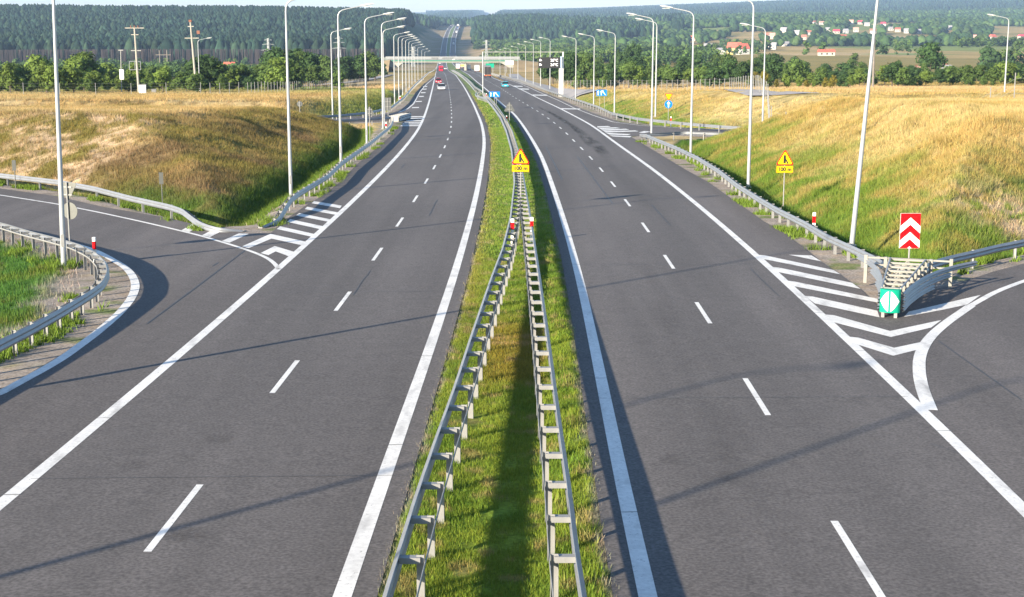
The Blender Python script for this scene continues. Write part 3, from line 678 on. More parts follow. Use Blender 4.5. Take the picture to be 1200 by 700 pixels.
m4 = GL([(556, 105), (549, 97), (541, 90), (533, 85), (528, 82.5)], .75); guardrail(m4, 1, 'far median barrier on the oncoming side between the gantry and the overpass', step=4., back=False)
r3f = np.vstack([GL([(1041, 318), (1036, 308), (1030, 303), (1020.2, 298.4)], .75)[1:], r3, GL([(757, 157.5), (750, 157)], .75)])
guardrail(r3f, 1, 'right hand roadside guard rail running from the crash cushion to the far exit', step=2., offset=.22)
r3b = GL([(750, 157), (775, 156), (800, 154.3), (845, 156), (899, 158.6), (950, 160)], .75); r3b[0] += (.5, .5, 0)
guardrail(r3b, 1, 'guard rail along the near side of the far right slip road', step=4., offset=.2)
r4f = np.vstack([GL([(568, 84.5), (577, 86.5), (585, 88.4), (610, 94)], .75), r4])
guardrail(r4f, 1, 'long guard rail curving along the foot of the grassy right embankment to the slip road', step=4., offset=.2, back=False)
r5f = np.vstack([GL([(1047, 346), (1060, 335), (1073.5, 321.8)], .75)[2:], r5])
guardrail(r5f, -1, 'dark shaded guard rail bending away to the right edge beside the near slip road', step=4., offset=.2)
r6f = np.vstack([r6, GL([(258, 262)], .45), GL([(284, 269.5)], .08)])
guardrail(r6f, -1, 'pale sunlit guard rail along the outside of the left slip road', step=4., offset=.2, sink=(0, 5.5))
r7f = np.vstack([GL([(308, 264.5)], .1), GL([(318, 253)], .5), r7, GL([(458, 147), (460.5, 141), (460.4, 137)], .75)])
guardrail(r7f, -1, 'left hand roadside guard rail seen from its shaded side beside the lamp posts', step=2., offset=.22, sink=(7, 0))
r8i = GL([(383.5, 141), (417, 139.3), (450, 137.6), (458, 136.8)], .75); guardrail(r8i, -1, 'short guard rail on the near side of the far left slip road', step=4., offset=.2)
r8f = np.vstack([GL([(340, 137)], .75), r8, GL([(512, 79)], .75)]); guardrail(r8f, -1, 'long guard rail on the far side of the left acceleration lane', step=4., offset=.2, back=False)
r9 = GL([(-160, 241), (-60, 251), (0, 260.6), (34.3, 270.9), (68.6, 279.5), (92.6, 286.3), (113.2, 296.6), (123.5, 307), (126.2, 318), (120, 331), (103, 343), (68.6, 363.5), (34.3, 382.4), (0, 399.5), (-60, 430), (-160, 478)], .75)
guardrail(r9, 1, 'tightly curved guard rail wrapping the grassy island inside the left slip road', step=1.33, offset=.25)

# ------------------------------------------------------------------ street lamps
def lamp_proto():
    root = empty('street_lamp', (0, 0, 0))
    H = 11.2
    MB().tube([(0, 0, -1.0), (0, 0, 3), (0, 0, H - .35)], [.115, .10, .055], 12, False).build('pole', M['pole'], root, smooth=True)
    MB().cyl((0, 0, .06), .2, .12, 'z', 12).build('base_flange', M['galv2'], root)
    MB().box((0, -.112, 1.1), (.12, .02, .5)).build('access_door', M['galv2'], root); MB().box((0, 0, .02), (.42, .42, .05)).build('base_plate', M['galv2'], root)
    arm = [(0, 0, H - .4), (.02, 0, H - .12), (.12, 0, H + .10), (.32, 0, H + .24), (.7, 0, H + .34), (1.75, 0, H + .55)]
    MB().tube(arm, [.055, .052, .048, .045, .04, .036], 10).build('arm', M['pole'], root, smooth=True)
    a = R(-9); hd = MB()
    sec = [(1.65, .07, .05), (1.85, .13, .075), (2.15, .16, .09), (2.5, .15, .075), (2.68, .08, .04)]; vs = []; fs = []
    for x, wy, hz in sec:
        for k in range(10):
            t = 2 * math.pi * k / 10; z = math.sin(t) * hz * (1.1 if math.sin(t) > 0 else .55)
            vs.append((x, math.cos(t) * wy, H + .55 + (x - 1.7) * .16 + z))
    for i in range(4):
        for k in range(10): fs.append((i * 10 + k, i * 10 + (k + 1) % 10, (i + 1) * 10 + (k + 1) % 10, (i + 1) * 10 + k))
    fs += [tuple(range(10))[::-1], tuple(range(40, 50))]; h_ = hd.add(vs, fs).build('lamp_head', M['head'], root, smooth=True)
    MB().prism([(1.9, -.11), (2.5, -.11), (2.5, .11), (1.9, .11)], 'z', H + .5, H + .53).build('lens', M['lens'], h_)
    return root
L0 = lamp_proto(); LF = flat(L0); first_lamp = [True]
def lamp(p, rz, label, group, s=1., z=None, lean=0.):
    gz = float(ground_z(np.array([p[0]]), np.array([p[1]]))[0]) if z is None else z
    if first_lamp[0]:
        first_lamp[0] = False; o = L0; o.location = (p[0], p[1], gz); o.rotation_euler = (0, 0, rz); tag(o, label, 'street lamp', group)
    else:
        o = copy_tree(LF, (p[0], p[1], gz), rz, label, group); o['category'] = 'street lamp'
    o.scale = (s, s, s); return o
gl, gr = 'street lamps on the left of the motorway', 'street lamps on the right of the motorway'
o = lamp(G(75, 314), R(10), 'tall lamp post on a rusty base inside the curved guard rail of the left island', gl, z=float(P(57.9)))
o.rotation_euler = (0, R(1.0), R(10))
ordn = ['nearest', 'second', 'third', 'fourth', 'fifth', 'sixth', 'seventh', 'eighth', 'ninth', 'tenth', 'eleventh', 'twelfth', 'thirteenth', 'fourteenth', 'fifteenth']
lampsL = [(341, 228), (399.7, 191), (430, 168), (449, 151.5)]
for i, p in enumerate(lampsL): lamp(G(*p), R(8), f'{ordn[i]} lamp post of the row behind the left roadside guard rail', gl, s=1.02)
lamp(G(450.5, 147), R(5), 'lamp post close behind the fourth one, beside the back of a square sign', gl, s=.96)
lampsL2 = [(462.6, 121.8), (467.6, 116), (472, 111), (476, 106.5), (479.7, 102), (483, 98.5), (486.5, 95.5), (490, 92.8), (494.5, 90), (498, 87.5)]
for i, p in enumerate(lampsL2): lamp(G(*p), R(8), f'{ordn[i]} lamp post of the far left row beyond the slip road', gl)
lamp(G(390, 139), R(5), 'lamp post standing behind the rails of the far left slip road', gl, s=.98)
lampsR = [(998, 287), (877, 217), (809.4, 181), (763.5, 157.6)]
for i, p in enumerate(lampsR):
    q = G(*p); o = lamp(q, R(172), f'{ordn[i]} lamp post of the row at the foot of the right grass bank', gr, s=1.04)
    if i == 0: o.rotation_euler = (0, R(-3.4), R(172))
lamp(G(768, 139.6), R(172), 'lamp post behind the slip road rail, left of the yellow and blue road signs', gr, s=1.04)
lampsR2 = [(720, 131.6), (695.7, 122.3), (674.6, 115), (644.5, 105), (633.5, 101.7), (625, 98.7), (616, 96), (607, 93), (598, 90.8), (592, 89), (586, 87.3)]
for i, p in enumerate(lampsR2): lamp(G(*p), R(172), f'{ordn[i]} lamp post of the far right row beyond the slip road', gr)
q = at(893.5, 150, 158); lamp((q[0], q[1]), R(172), 'lamp post on the far right slip road in front of the bushes', gr)
q = at(1176, 127, 178); lamp((q[0], q[1]), R(172), 'lone lamp post at the right edge of the photo beyond the fence', gr, z=float(q[2]) - .2, s=.94)
q = at(234.5, 117, 285); lamp((q[0], q[1]), R(5), 'small lamp post beside the leaning concrete pole on the left field', gl, z=float(q[2]), s=.98)
for x, y, l_ in ((-13.5, 9.5, 'nearest'), (-13.6, 35.5, 'second'), (-20, 10.5, 'outermost')): lamp((x, y), R(0), l_ + ' lamp post left of the carriageway before the frame begins', 'lamp posts outside the frame', z=float(P(y)))

# ------------------------------------------------------------------ road signs
def sgn(name, p, label, cat, rz=0., group=None): return empty(name, (p[0], p[1], p[2] if len(p) > 2 else float(ground_z(np.array([p[0]]), np.array([p[1]]))[0])), rz, label, cat, group)
def tri(c, s, up=1): # rounded triangle outline, side s, in x-z
    h = s * .866; V = [(0, up * h * 2 / 3), (-s / 2, -up * h / 3), (s / 2, -up * h / 3)]; out = []
    r = s * .06
    for i in range(3):
        a = Vector(V[i - 1]); b = Vector(V[i]); d = Vector(V[(i + 1) % 3]); u = (a - b).normalized(); w_ = (d - b).normalized()
        p0 = b + u * r * 1.7; p2 = b + w_ * r * 1.7
        for t in (0, .5, 1): q_ = (1 - t) ** 2 * p0 + 2 * t * (1 - t) * (b + (u + w_) * r * .45) + t * t * p2; out.append((q_.x + c[0], q_.y + c[1]))
    return out
def front(b, poly, y): return b.prism(poly, 'y', y - .003, y)
def merge_sign(p, ztop, label, post_x=0.):
    """triangle (merging lane from the right) with a 100 m plate, faces the viewer (-Y)"""
    r = sgn('warning_sign', p, label, 'road sign', 0, 'yellow merge warning signs')
    zc = ztop - .60
    MB().tube([(post_x, .04, -.3), (post_x, .04, ztop - .1)], .03, 8).build('post', M['galv2'], r, smooth=True)
    bk = MB().prism(tri((0, zc), 1.04), 'y', 0, .02).build('triangle_panel', M['signback'], r)
    front(MB(), tri((0, zc), 1.03), -.002).build('border', M['red'], bk); front(MB(), tri((0, zc), .87), -.006).build('face', M['yellow'], bk)
    s = MB(); front(s, [(-.085, zc - .22), (-.085, zc + .20), (-.05, zc + .26), (0.0, zc + .28), (.045, zc + .22), (.045, zc + .08), (.21, zc - .20), (.145, zc - .24), (.045, zc - .06), (.045, zc - .22), (-.02, zc - .18)], -.010)
    s.build('merge_symbol', M['black'], bk)
    zp = zc - .30 - .02 - .22
    pl = MB().prism([(-.47, zp - .19), (.47, zp - .19), (.47, zp + .19), (-.47, zp + .19)], 'y', 0, .02).build('distance_plate', M['red'], r)
    front(MB(), [(-.455, zp - .175), (.455, zp - .175), (.455, zp + .175), (-.455, zp + .175)], -.002).build('plate_face', M['yellow'], pl)
    text_mesh('lettering', '100 m', .30, (0, -.012, zp), M['black'], pl, sx_=1.0, bold=.035)
    return r
pm = G(610, 244); pm[2] = float(P(pm[1])) - .1
merge_sign(pm, 3.42, 'yellow merge triangle with a 100 m plate standing in the grass median', .02)
pr = G(916, 240); pr[0] += .1; pr[2] = float(P(pr[1]))-.3
merge_sign(pr, 3.42, 'yellow merge triangle with a 100 m plate at the foot of the right grass bank', 0)
# chevron board over the crash cushion
pc = at(1064, 320, 56.5); pc[2] = float(P(56.5))
r = sgn('chevron_board', pc, 'tall board of red and white chevrons pointing up above the crash cushion', 'road sign')
MB().tube([(.02, .05, -.1), (.02, .05, 2.0)], .035, 8).build('post', M['galv2'], r, smooth=True)
bk = MB().box((0, .012, 1.68), (.78, .02, 1.36)).build('board', M['white'], r)
z0 = 1.0; ch = MB()
for k, (zb) in enumerate((1.0 - .26, 1.0 + .30, 1.0 + .86)):
    a = [(-.385, zb + .0), (0, zb + .34), (.385, zb + .0), (.385, zb + .28), (0, zb + .62), (-.385, zb + .28)]
    # clip to the board
    def clipz(pl, lo, hi):
        for sgn_, lim in ((1, lo), (-1, hi)):
            out = []
            for i in range(len(pl)):
                p1, p2 = pl[i - 1], pl[i]; f1, f2 = sgn_ * (p1[1] - lim), sgn_ * (p2[1] - lim)
                if (f1 >= 0) != (f2 >= 0): t = f1 / (f1 - f2); out.append((p1[0] + (p2[0] - p1[0]) * t, lim))
                if f2 >= 0: out.append(p2)
            pl = out
        return pl
    for half in ((-.385, 0), (0, .385)):
        hp = [(half[0], zb + (0 if half[0] else .34)), (half[1], zb + (.34 if half[1] == 0 else 0)), (half[1], zb + (.62 if half[1] == 0 else .28)), (half[0], zb + (.28 if half[0] else .62))]
        c_ = clipz(hp, 1.005, 2.355)
        if len(c_) > 2: front(ch, c_, -.002)
for sgn_ in (-1, 1): front(ch, [(sgn_ * .385, 2.0), (sgn_ * .385, 2.355), (sgn_ * .06, 2.355)], -.0045)
ch.build('red_chevrons', M['red'], bk)

# crash cushion
pn = G(1042, 372); AX = math.atan2(57.5 - pn[1], 17.0 * 0 + G(1066, 312)[0] - pn[0])
r = empty('crash_cushion', (pn[0], pn[1], pn[2]), AX - math.pi / 2, 'steel frame crash cushion with a green nose at the right hand exit fork', 'crash cushion')
LEN = 6.3
nose = MB(); nn = 14; wN = .64
nose.prism([(-wN / 2 + wN * k / nn, -.16 * math.sin(math.pi * k / nn) ** .6) for k in range(nn + 1)] + [(wN / 2, .12), (-wN / 2, .12)], 'z', .17, .92)
nz = nose.build('nose_panel', M['teal'], r)
for sg in (-1, 1):
    fa = MB(); vs = []; 
    for k in range(8):
        t = k / 7; xx = sg * (.035 + t * .265); kk = (xx + wN / 2) / wN; yy = -.16 * math.sin(math.pi * kk) ** .6 - .006; hh = .33 * (1 - t ** 1.5)
        vs += [(xx, yy, .545 - hh), (xx, yy, .545 + hh)]
    fa.add(vs, [(2 * k, 2 * k + 2, 2 * k + 3, 2 * k + 1) for k in range(7)]); fa.build('white_arrow', M['white'], nz)
for sg in (-1, 1): MB().box((sg * .2, .02, .09), (.1, .2, .18)).build('foot', M['galv2'], r)
for k in range(8):
    t = k / 7; yk = .25 + t * (LEN - .3); wk = .62 + t * .75
    b = MB()
    for zz in (.90, .15): b.box((0, yk, zz), (wk, .09, .07))
    for sg in (-1, 1):
        b.box((sg * (wk / 2 - .04), yk, .52), (.08, .09, .82))
        b.tube([(sg * (wk / 2 - .06), yk, .2), (0, yk, .86)], .032, 6)
    b.build('cross_frame', M['frame'], r)
for sg in (-1, 1):
    b = MB(); b.tube([(sg * .30, .2, .93), (sg * .62, LEN, .93)], .03, 6); b.build('top_rail', M['galv'], r)
    q = np.array([(sg * .36, .1, 0), (sg * .42, 1.2, 0), (sg * .58, 2.6, 0), (sg * .8, 3.9, 0), (sg * 1.15, 5.3, 0), (sg * 1.6, 6.5, 0), (sg * 2.1, 7.5, 0)]); q[:, 0] = q[:, 0] * (.9 if sg < 0 else 1.1)
    for lv, cut in ((0, None), (-.22, 14), (-.44, 14)):
        qq = smooth_path(q, .3); qq = qq if cut is None else qq[:int(len(qq) * (.78 if lv > -.3 else .62))]
        V, Fq = sweep(qq, -sg, [(a, b_ * .62 + .34 + lv) for a, b_ in W_PROF], (0, 0, 0)); raw_mesh('side_beam', V, Fq, M['galv'], parent=r)
b = MB(); b.box((0, LEN + .25, .62), (2.9, .08, .06)); b.box((0, LEN + .25, .88), (2.9, .08, .06))
for sx_ in (-1.5, -.8, .8, 1.5): b.box((sx_, LEN + .25, .45), (.12, .14, .95 if abs(sx_) < 1 else 1.05))
b.build('rear_frame', M['frame'], r)

# far left crash cushion
pn2 = G(497.5, 138.4)
p1, p2 = G(478.5, 139.8), G(461.5, 142.5)
az = math.atan2(p2[1] - p1[1], p2[0] - p1[0]); L2 = float(np.hypot(*(p2 - p1)[:2]))
r = empty('crash_cushion', p1, az - math.pi / 2, 'dark crash cushion at the far left gore beside the striped hatching', 'crash cushion')
MB().box((0, .1, .5), (.75, .25, .8)).build('nose_panel', M['black'], r, .04)
for sg in (-1, 1):
    q = smooth_path(np.array([(sg * .4, .2, 0), (sg * .5, L2 * .6, 0), (sg * .7, L2, 0)]), .6)
    for lv in (0.05, -.30): V, Fq = sweep(q, -sg, [(a, b_ + lv) for a, b_ in W_PROF], (0, 0, 0)); raw_mesh('side_beam', V, Fq, M['galv'], parent=r)
for k in range(9): b = MB(); b.box((0, .5 + k * (L2 - .6) / 8, .45), (.8 + .05 * k, .1, .8)); b.build('cross_frame', M['galv2'], r)

def back_sign(p, shape, w_, h_, zc, label, name='road_sign', post=True, rz=0., m=None):
    r = sgn(name, p, label, 'road sign', rz)
    MB().tube([(0, -.05, -.4), (0, -.05, zc + h_ * .45)], .035, 8).build('post', M['galv2'], r, smooth=True)
    b = MB()
    if shape == 'tri': b.prism(tri((0, zc - h_ * .1), w_), 'y', 0, .02)
    elif shape == 'trid': b.prism(tri((0, zc + h_ * .1), w_, -1), 'y', 0, .02)
    elif shape == 'round': b.prism([(math.cos(a) * w_ / 2, zc + math.sin(a) * w_ / 2) for a in np.linspace(0, 2 * math.pi, 21)[:-1]], 'y', 0, .02)
    else: b.box((0, .01, zc), (w_, .02, h_))
    pn_ = b.build('sign_panel', m or M['signback'], r)
    b = MB()
    for dz in (-.2, .2): b.box((0, -.02, zc + dz * h_), (w_ * (.45 if shape != 'rect' else .9), .03, .05))
    b.build('bracket', M['galv2'], r); return r
pt = G(597, 147); back_sign(pt, 'tri', 1.35, 1.17, (147 - 127) / F_PX * pt[1] + .1, 'grey back of a triangular sign on a post in the grass median', rz=0)
back_sign(G(433.7, 164), 'tri', 1.12, .97, 2.75, 'grey back of a triangular sign standing left of the far gore')
back_sign(G(455, 141), 'rect', .8, 1.6, 2.0, 'grey back of a square sign next to the far left guard rail')
pq_ = at(351.5, 132, 165); pq_[2] = float(ground_z(np.array([pq_[0]]), np.array([pq_[1]]))[0])
back_sign(pq_, 'round', .62, .62, max(.8, (CAM_Z + ray(351, 122)[1] * 165) - pq_[2]), 'small round sign seen from behind at the tip of the left mound')
pi_ = G(83.5, 299)
r = back_sign(pi_, 'trid', .95, .82, 2.72, 'back of an inverted triangle above a round sign on the left island', rz=R(-18))
MB().prism([(math.cos(a) * .36 + .06, 1.88 + math.sin(a) * .36) for a in np.linspace(0, 2 * math.pi, 25)[:-1]], 'y', 0, .02).build('round_panel', M['signback'], r)
# yellow give way triangle over a blue disc
pg = G(783, 144); zz = (144 - 114) / F_PX * pg[1]
r = sgn('road_sign', pg, 'inverted yellow triangle above a blue disc with a white arrow on the right bank', 'road sign')
MB().tube([(0, .05, -.3), (0, .05, zz + .3)], .03, 8).build('post', M['galv2'], r, smooth=True)
t_ = MB().prism(tri((0, zz + .08), .98, -1), 'y', 0, .02).build('triangle_panel', M['red'], r); front(MB(), tri((0, zz + .08), .80, -1), -.004).build('face', M['yellow'], t_)
dc = zz - .90; d_ = MB().prism([(math.cos(a) * .47, dc + math.sin(a) * .47) for a in np.linspace(0, 2 * math.pi, 29)[:-1]], 'y', 0, .02).build('disc_panel', M['blue'], r)
front(MB(), [(-.07, dc - .36), (.07, dc - .36), (.07, dc + .06), (.22, dc + .06), (0, dc + .36), (-.22, dc + .06), (-.07, dc + .06)], -.004).build('arrow', M['white'], d_)
# lane signs
def lane_sign(p, w_, h_, zc, label, posts):
    r = sgn('lane_sign', p, label, 'road sign', 0, 'blue lane direction signs')
    for x in posts: MB().tube([(x, .06, -.4), (x, .06, zc)], .035, 8).build('post', M['galv2'], r)
    b_ = MB().box((0, .012, zc), (w_, .024, h_)).build('panel', M['blue'], r); a = MB(); k = h_ / 1.1
    for x in (-w_ * .34, -w_ * .04): front(a, [(x - .08 * k, zc - .42 * k), (x + .08 * k, zc - .42 * k), (x + .08 * k, zc + .15 * k), (x + .2 * k, zc + .12 * k), (x, zc + .44 * k), (x - .2 * k, zc + .12 * k), (x - .08 * k, zc + .15 * k)], -.003)
    front(a, [(w_ * .40, zc - .42 * k), (w_ * .34, zc - .42 * k), (w_ * .10, zc + .16 * k), (w_ * .04, zc + .06 * k), (w_ * .02, zc + .46 * k), (w_ * .2, zc + .32 * k), (w_ * .15, zc + .25 * k)], -.003)
    a.build('arrows', M['white'], b_)
pb = G(579.5, 128); lane_sign(pb, 12.6 / F_PX * pb[1], 6.2 / F_PX * pb[1], 17 / F_PX * pb[1], 'blue lane arrows sign in the median beside the gantry post', (0, .3))
pb = at(705, 124, 235); pb[2] = float(ground_z(np.array([pb[0]]), np.array([pb[1]]))[0]); zc = CAM_Z + ray(705, 109)[1] * 235 - pb[2]
lane_sign(pb, 1.62, .95, zc, 'blue lane arrows sign on the right bank between two lamp posts', (-.3, .45))
# red and white marker posts
def marker(p, label, h=1.0, dark=False):
    r = sgn('marker_post', p, label, 'marker post', 0, 'delineator posts beside the rails')
    mw = M['signback'] if dark else M['white']
    (MB().cyl((0, 0, h / 2), .03, h, 'z', 8) if dark else MB().prism([(-.075, -.05), (.075, -.05), (.03, .06), (-.03, .06)], 'z', 0, h)).build('body', mw, r)
    if not dark: MB().box((0, -.056, h - .33), (.15, .012, .32)).build('red_band', M['red'], r)
    else: MB().box((0, -.07, h - .32), (.24, .03, .66)).build('dark_panel', mat('panel_dark', (.07, .075, .07), .6, .1, .1, 5), r)
    return r
for p, l in (((600.5, 285.5, 0), 'marker post on the left side of the median, red and white'), ((623, 283.5, 0), 'marker post on the right side of the median below the yellow sign')):
    q = G(p[0], p[1]); marker((q[0], q[1], q[2]), l, 1.12)
q = G(112, 309); marker(q, 'red and white marker post on the bend of the island guard rail', 1.08)
q = G(953, 276.5); marker(q, 'red and white marker post behind the right guard rail before the first lamp', 1.1)
q = G(786, 148); marker(q, 'red and white marker post right of the blue disc sign', 1.1)
q = G(452.5, 154); marker(q, 'red and white marker post at the bend of the left guard rail near the gore', 1.0)
q = G(469, 121); marker(q, 'red and white marker post by the far left rail', 1.2)
q = G(570, 117.5); marker(q, 'marker post at the foot of the thin gantry leg', 1.2)
for p, l in (((18.5, 220.5), 'dark narrow marker post behind the pale rail at the far left'), ((190.5, 238.5), 'dark narrow marker post behind the pale rail near the bare slope')): marker(G(*p), l, 1.75, True)
for p in ((593.6, 144.2),): marker(G(*p), 'small red and white marker by the back of the median triangle', .9)

# ------------------------------------------------------------------ gantry with the message board
pl_, pr_ = G(566, 113.5), G(657, 111.5)
Yg = pl_[1]; r = empty('sign_gantry', (pl_[0], Yg, P(Yg)), 0, 'thin white gantry over the right carriageway with a thick right hand leg', 'gantry')
X1 = float(ray(657.5, 100)[0] * Yg - pl_[0]); HT = (113.3 - 62) / F_PX * Yg
MB().tube([(0, 0, -.4), (0, 0, HT)], .11, 10).build('leg', M['pole'], r, smooth=True)
MB().tube([(X1 + .35, 0, -.4), (X1 + .35, 0, HT)], .12, 10).build('leg', M['white'], r, smooth=True)
MB().box((X1 - .1, 0, HT * .42), (.62, .5, HT * .84)).build('thick_leg', M['white'], r, .04)
MB().box((X1 / 2 + .2, 0, HT), (X1 + .7, .16, .13)).build('crossbeam', M['galv2'], r)
sw = 25 / F_PX * Yg; sh_ = 12.4 / F_PX * Yg; xc = float(ray(643.5, 74)[0] * Yg) - pl_[0] ; zc = (113.3 - 74.2) / F_PX * Yg
r2 = empty('message_board', (pl_[0] + xc, Yg - .35, P(Yg) + zc), 0, 'black electronic message board with lit symbols hanging on the gantry', 'message board')
bd = MB().box((0, 0, 0), (sw, .3, sh_)).build('housing', M['black'], r2)
wl = mat('lit_white', (.9, .88, .9), .5, 0, 0, 1, emit=.25); rl = mat('lit_pink', (.8, .25, .4), .5, 0, 0, 1, emit=.2)
b = MB(); k = sw / 25
for zz in (2.9, -2.2): front(b, [(-11.3 * k, (zz - 1.1) * k), (-8.3 * k, (zz - .6) * k), (-10.0 * k, (zz + 1.5) * k), (-11.3 * k, (zz + 1.1) * k)], -.156)
b.build('symbols', wl, bd)
for zz, tx in ((2.7, '28°C'), (-2.4, '24°C')): text_mesh('lettering', tx, 4.2 * k, (5.9 * k, -.158, zz * k), wl, bd, sx_=1.0)
MB().box((sw / 2 + .22, .1, .1), (.34, .3, sh_ * 1.05)).build('side_cabinet', mat('cabinet_blue', (.35, .45, .60), .5, 0, .05, 2), r2)

# ------------------------------------------------------------------ overpass, embankments, side roads
YB = 970.; zb = lambda py: CAM_Z + ray(600, py)[1] * YB; xb = lambda px: float(ray(px, 72)[0] * YB)
xl_, xr_ = xb(461), xb(598)
r = empty('overpass_bridge', (xb(519), YB, P(YB)), R(-1), 'long pale road bridge with a green girder crossing over both carriageways', 'bridge'); ox = xb(519); oz = float(P(YB))
b = MB().box(((xl_ + xr_) / 2 - ox, 4, zb(73) - oz + .3), (xr_ - xl_ + 8, 11, .9)); b.build('deck', M['concrete'], r)
MB().box(((xl_ + xr_) / 2 - ox, -1.6, zb(71.3) - oz), (xr_ - xl_ + 10, .4, .8)).build('girder', M['green_steel'], r)
MB().box(((xl_ + xr_) / 2 - ox, -1.75, zb(70.1) - oz), (xr_ - xl_ + 14, .3, .35)).build('edge_beam', M['cwhite'], r)
b = MB(); 
for k in range(66): b.box((xl_ - 4 + k * (xr_ - xl_ + 8) / 65 - ox, -1.75, zb(68.6) - oz), (.14, .12, 1.15))
for z_ in (67.7, 68.4, 69.1): b.box(((xl_ + xr_) / 2 - ox, -1.75, zb(z_) - oz), (xr_ - xl_ + 12, .08, .22))
b.build('parapet', M['cwhite'], r)
b = MB(); b.box(((xl_ + xr_) / 2 - ox, 9.4, zb(68.3) - oz), (xr_ - xl_ + 12, .12, 1.5)); b.build('far_parapet', M['cwhite'], r)
for px in (545.3,): MB().box((xb(px) - ox, 4, (zb(73) - oz) / 2 - .5), (1.5, 7.5, zb(73) - oz + 1.)).build('pier', M['concrete'], r, .1)
MB().prism([(xl_ - ox - 7, zb(73.6) - oz), (xl_ - ox + 6, zb(73.6) - oz), (xl_ - ox + 3, zb(79) - oz), (xl_ - ox - 1, zb(79) - oz)], 'y', -2.4, 10).build('abutment', M['concrete'], r)
MB().prism([(xr_ - ox - 6, zb(73.6) - oz), (xr_ - ox + 5, zb(72.2) - oz), (xr_ - ox + 5, zb(79) - oz), (xr_ - ox - 1, zb(79) - oz)], 'y', -2.4, 10).build('abutment', M['concrete'], r)
bs = 'dark sign panels fixed to the bridge parapet'
for a_, c_, l in ((505.5, 513, 'short dark panel on the bridge parapet over the oncoming lanes'), (518.6, 531, 'long dark segmented panel on the bridge parapet over the median')):
    r2 = empty('bridge_sign', (xb((a_ + c_) / 2), YB - 2.1, zb(68.4)), R(-1), l, 'sign', bs); w_ = xb(c_) - xb(a_)
    MB().box((0, 0, 0), (w_, .2, 1.2)).build('panel', mat('panel_grey', (.16, .17, .17), .6, .2, .1, 1), r2)
    f_ = MB()
    for k in range(5): f_.box((-w_ / 2 + (k + .5) * w_ / 5, -.14, 0), (.16, .08, 1.3))
    f_.build('frame', M['galv2'], r2)
def embank(name, x0, x1, top0, top1, label_col):
    n = 24; V = []; wT = 7
    for i in range(n + 1):
        t = i / n; x = x0 + (x1 - x0) * t; zt = zb(top0 + (top1 - top0) * t); sp = 9 * (1 - t) + 5
        zg = float(ground_z(np.array([x]), np.array([YB - 14]))[0]) - 1.0; zt = max(zt, zg + .3)
        V += [(x, YB - wT + 4 - sp - 3, zg), (x, YB - wT + 5, zt), (x, YB + wT + 4, zt), (x, YB + wT + 4 + sp, zg)]
    Fs = []
    for i in range(n):
        for k in range(3): Fs.append((i * 4 + k, (i + 1) * 4 + k, (i + 1) * 4 + k + 1, i * 4 + k + 1) if x1 > x0 else (i * 4 + k, i * 4 + k + 1, (i + 1) * 4 + k + 1, (i + 1) * 4 + k))
    tag(raw_mesh(name, V, Fs, mat('embankment_grass', label_col, .95, 0, .35, .15, var2=.3, scale2=.03)), kind='structure')
embank('embankment', xl_ - 2, xb(385), 70.2, 80, (.27, .20, .10)); embank('embankment', xr_ + 2, xb(735), 70.2, 84, (.27, .20, .10))
SIDE_LINES = []
def side_road(name, px_pts, wd, Yf=None, m=None, dz=.35):
    pts = []
    for p in px_pts: q = at(p[0], p[1], p[2]); pts.append((q[0], q[1]))
    SIDE_LINES.append(np.array(pts)); q = resample(np.array([(a, b_, 0) for a, b_ in pts]), 4.); d, nr = frame(q)
    n = len(q); V = []; m_ = 5
    for u in np.linspace(.5, -.5, m_): X = q[:, :2] + nr * wd * u; V.append(np.column_stack([X, ground_z(X[:, 0], X[:, 1]) + dz]))
    V = np.concatenate(V); i = np.arange(n - 1); Fq = np.concatenate([np.stack([i + k * n, i + (k + 1) * n, i + (k + 1) * n + 1, i + k * n + 1], 1) for k in range(m_ - 1)])
    tag(raw_mesh(name, V, Fq, m or M['asphalt2'], smooth=True), kind='structure')
pale = mat('pale_side_road', (.30, .285, .28), .9, 0, .12, .3)
side_road('side_road', [(602, 0, 800), (604, 0, 640), (609, 0, 520), (620, 0, 430), (640, 0, 360), (662, 0, 310), (690, 0, 285)], 5.5, m=pale, dz=.25)
side_road('side_road', [(455, 0, 760), (440, 0, 620), (425, 0, 540), (400, 0, 470), (370, 0, 430), (340, 0, 415)], 5.0, m=pale, dz=.3)
side_road('side_road', [(858, 0, 212), (880, 0, 196), (905, 0, 184), (935, 0, 178), (960, 0, 178)], 4.0, m=pale, dz=.18)

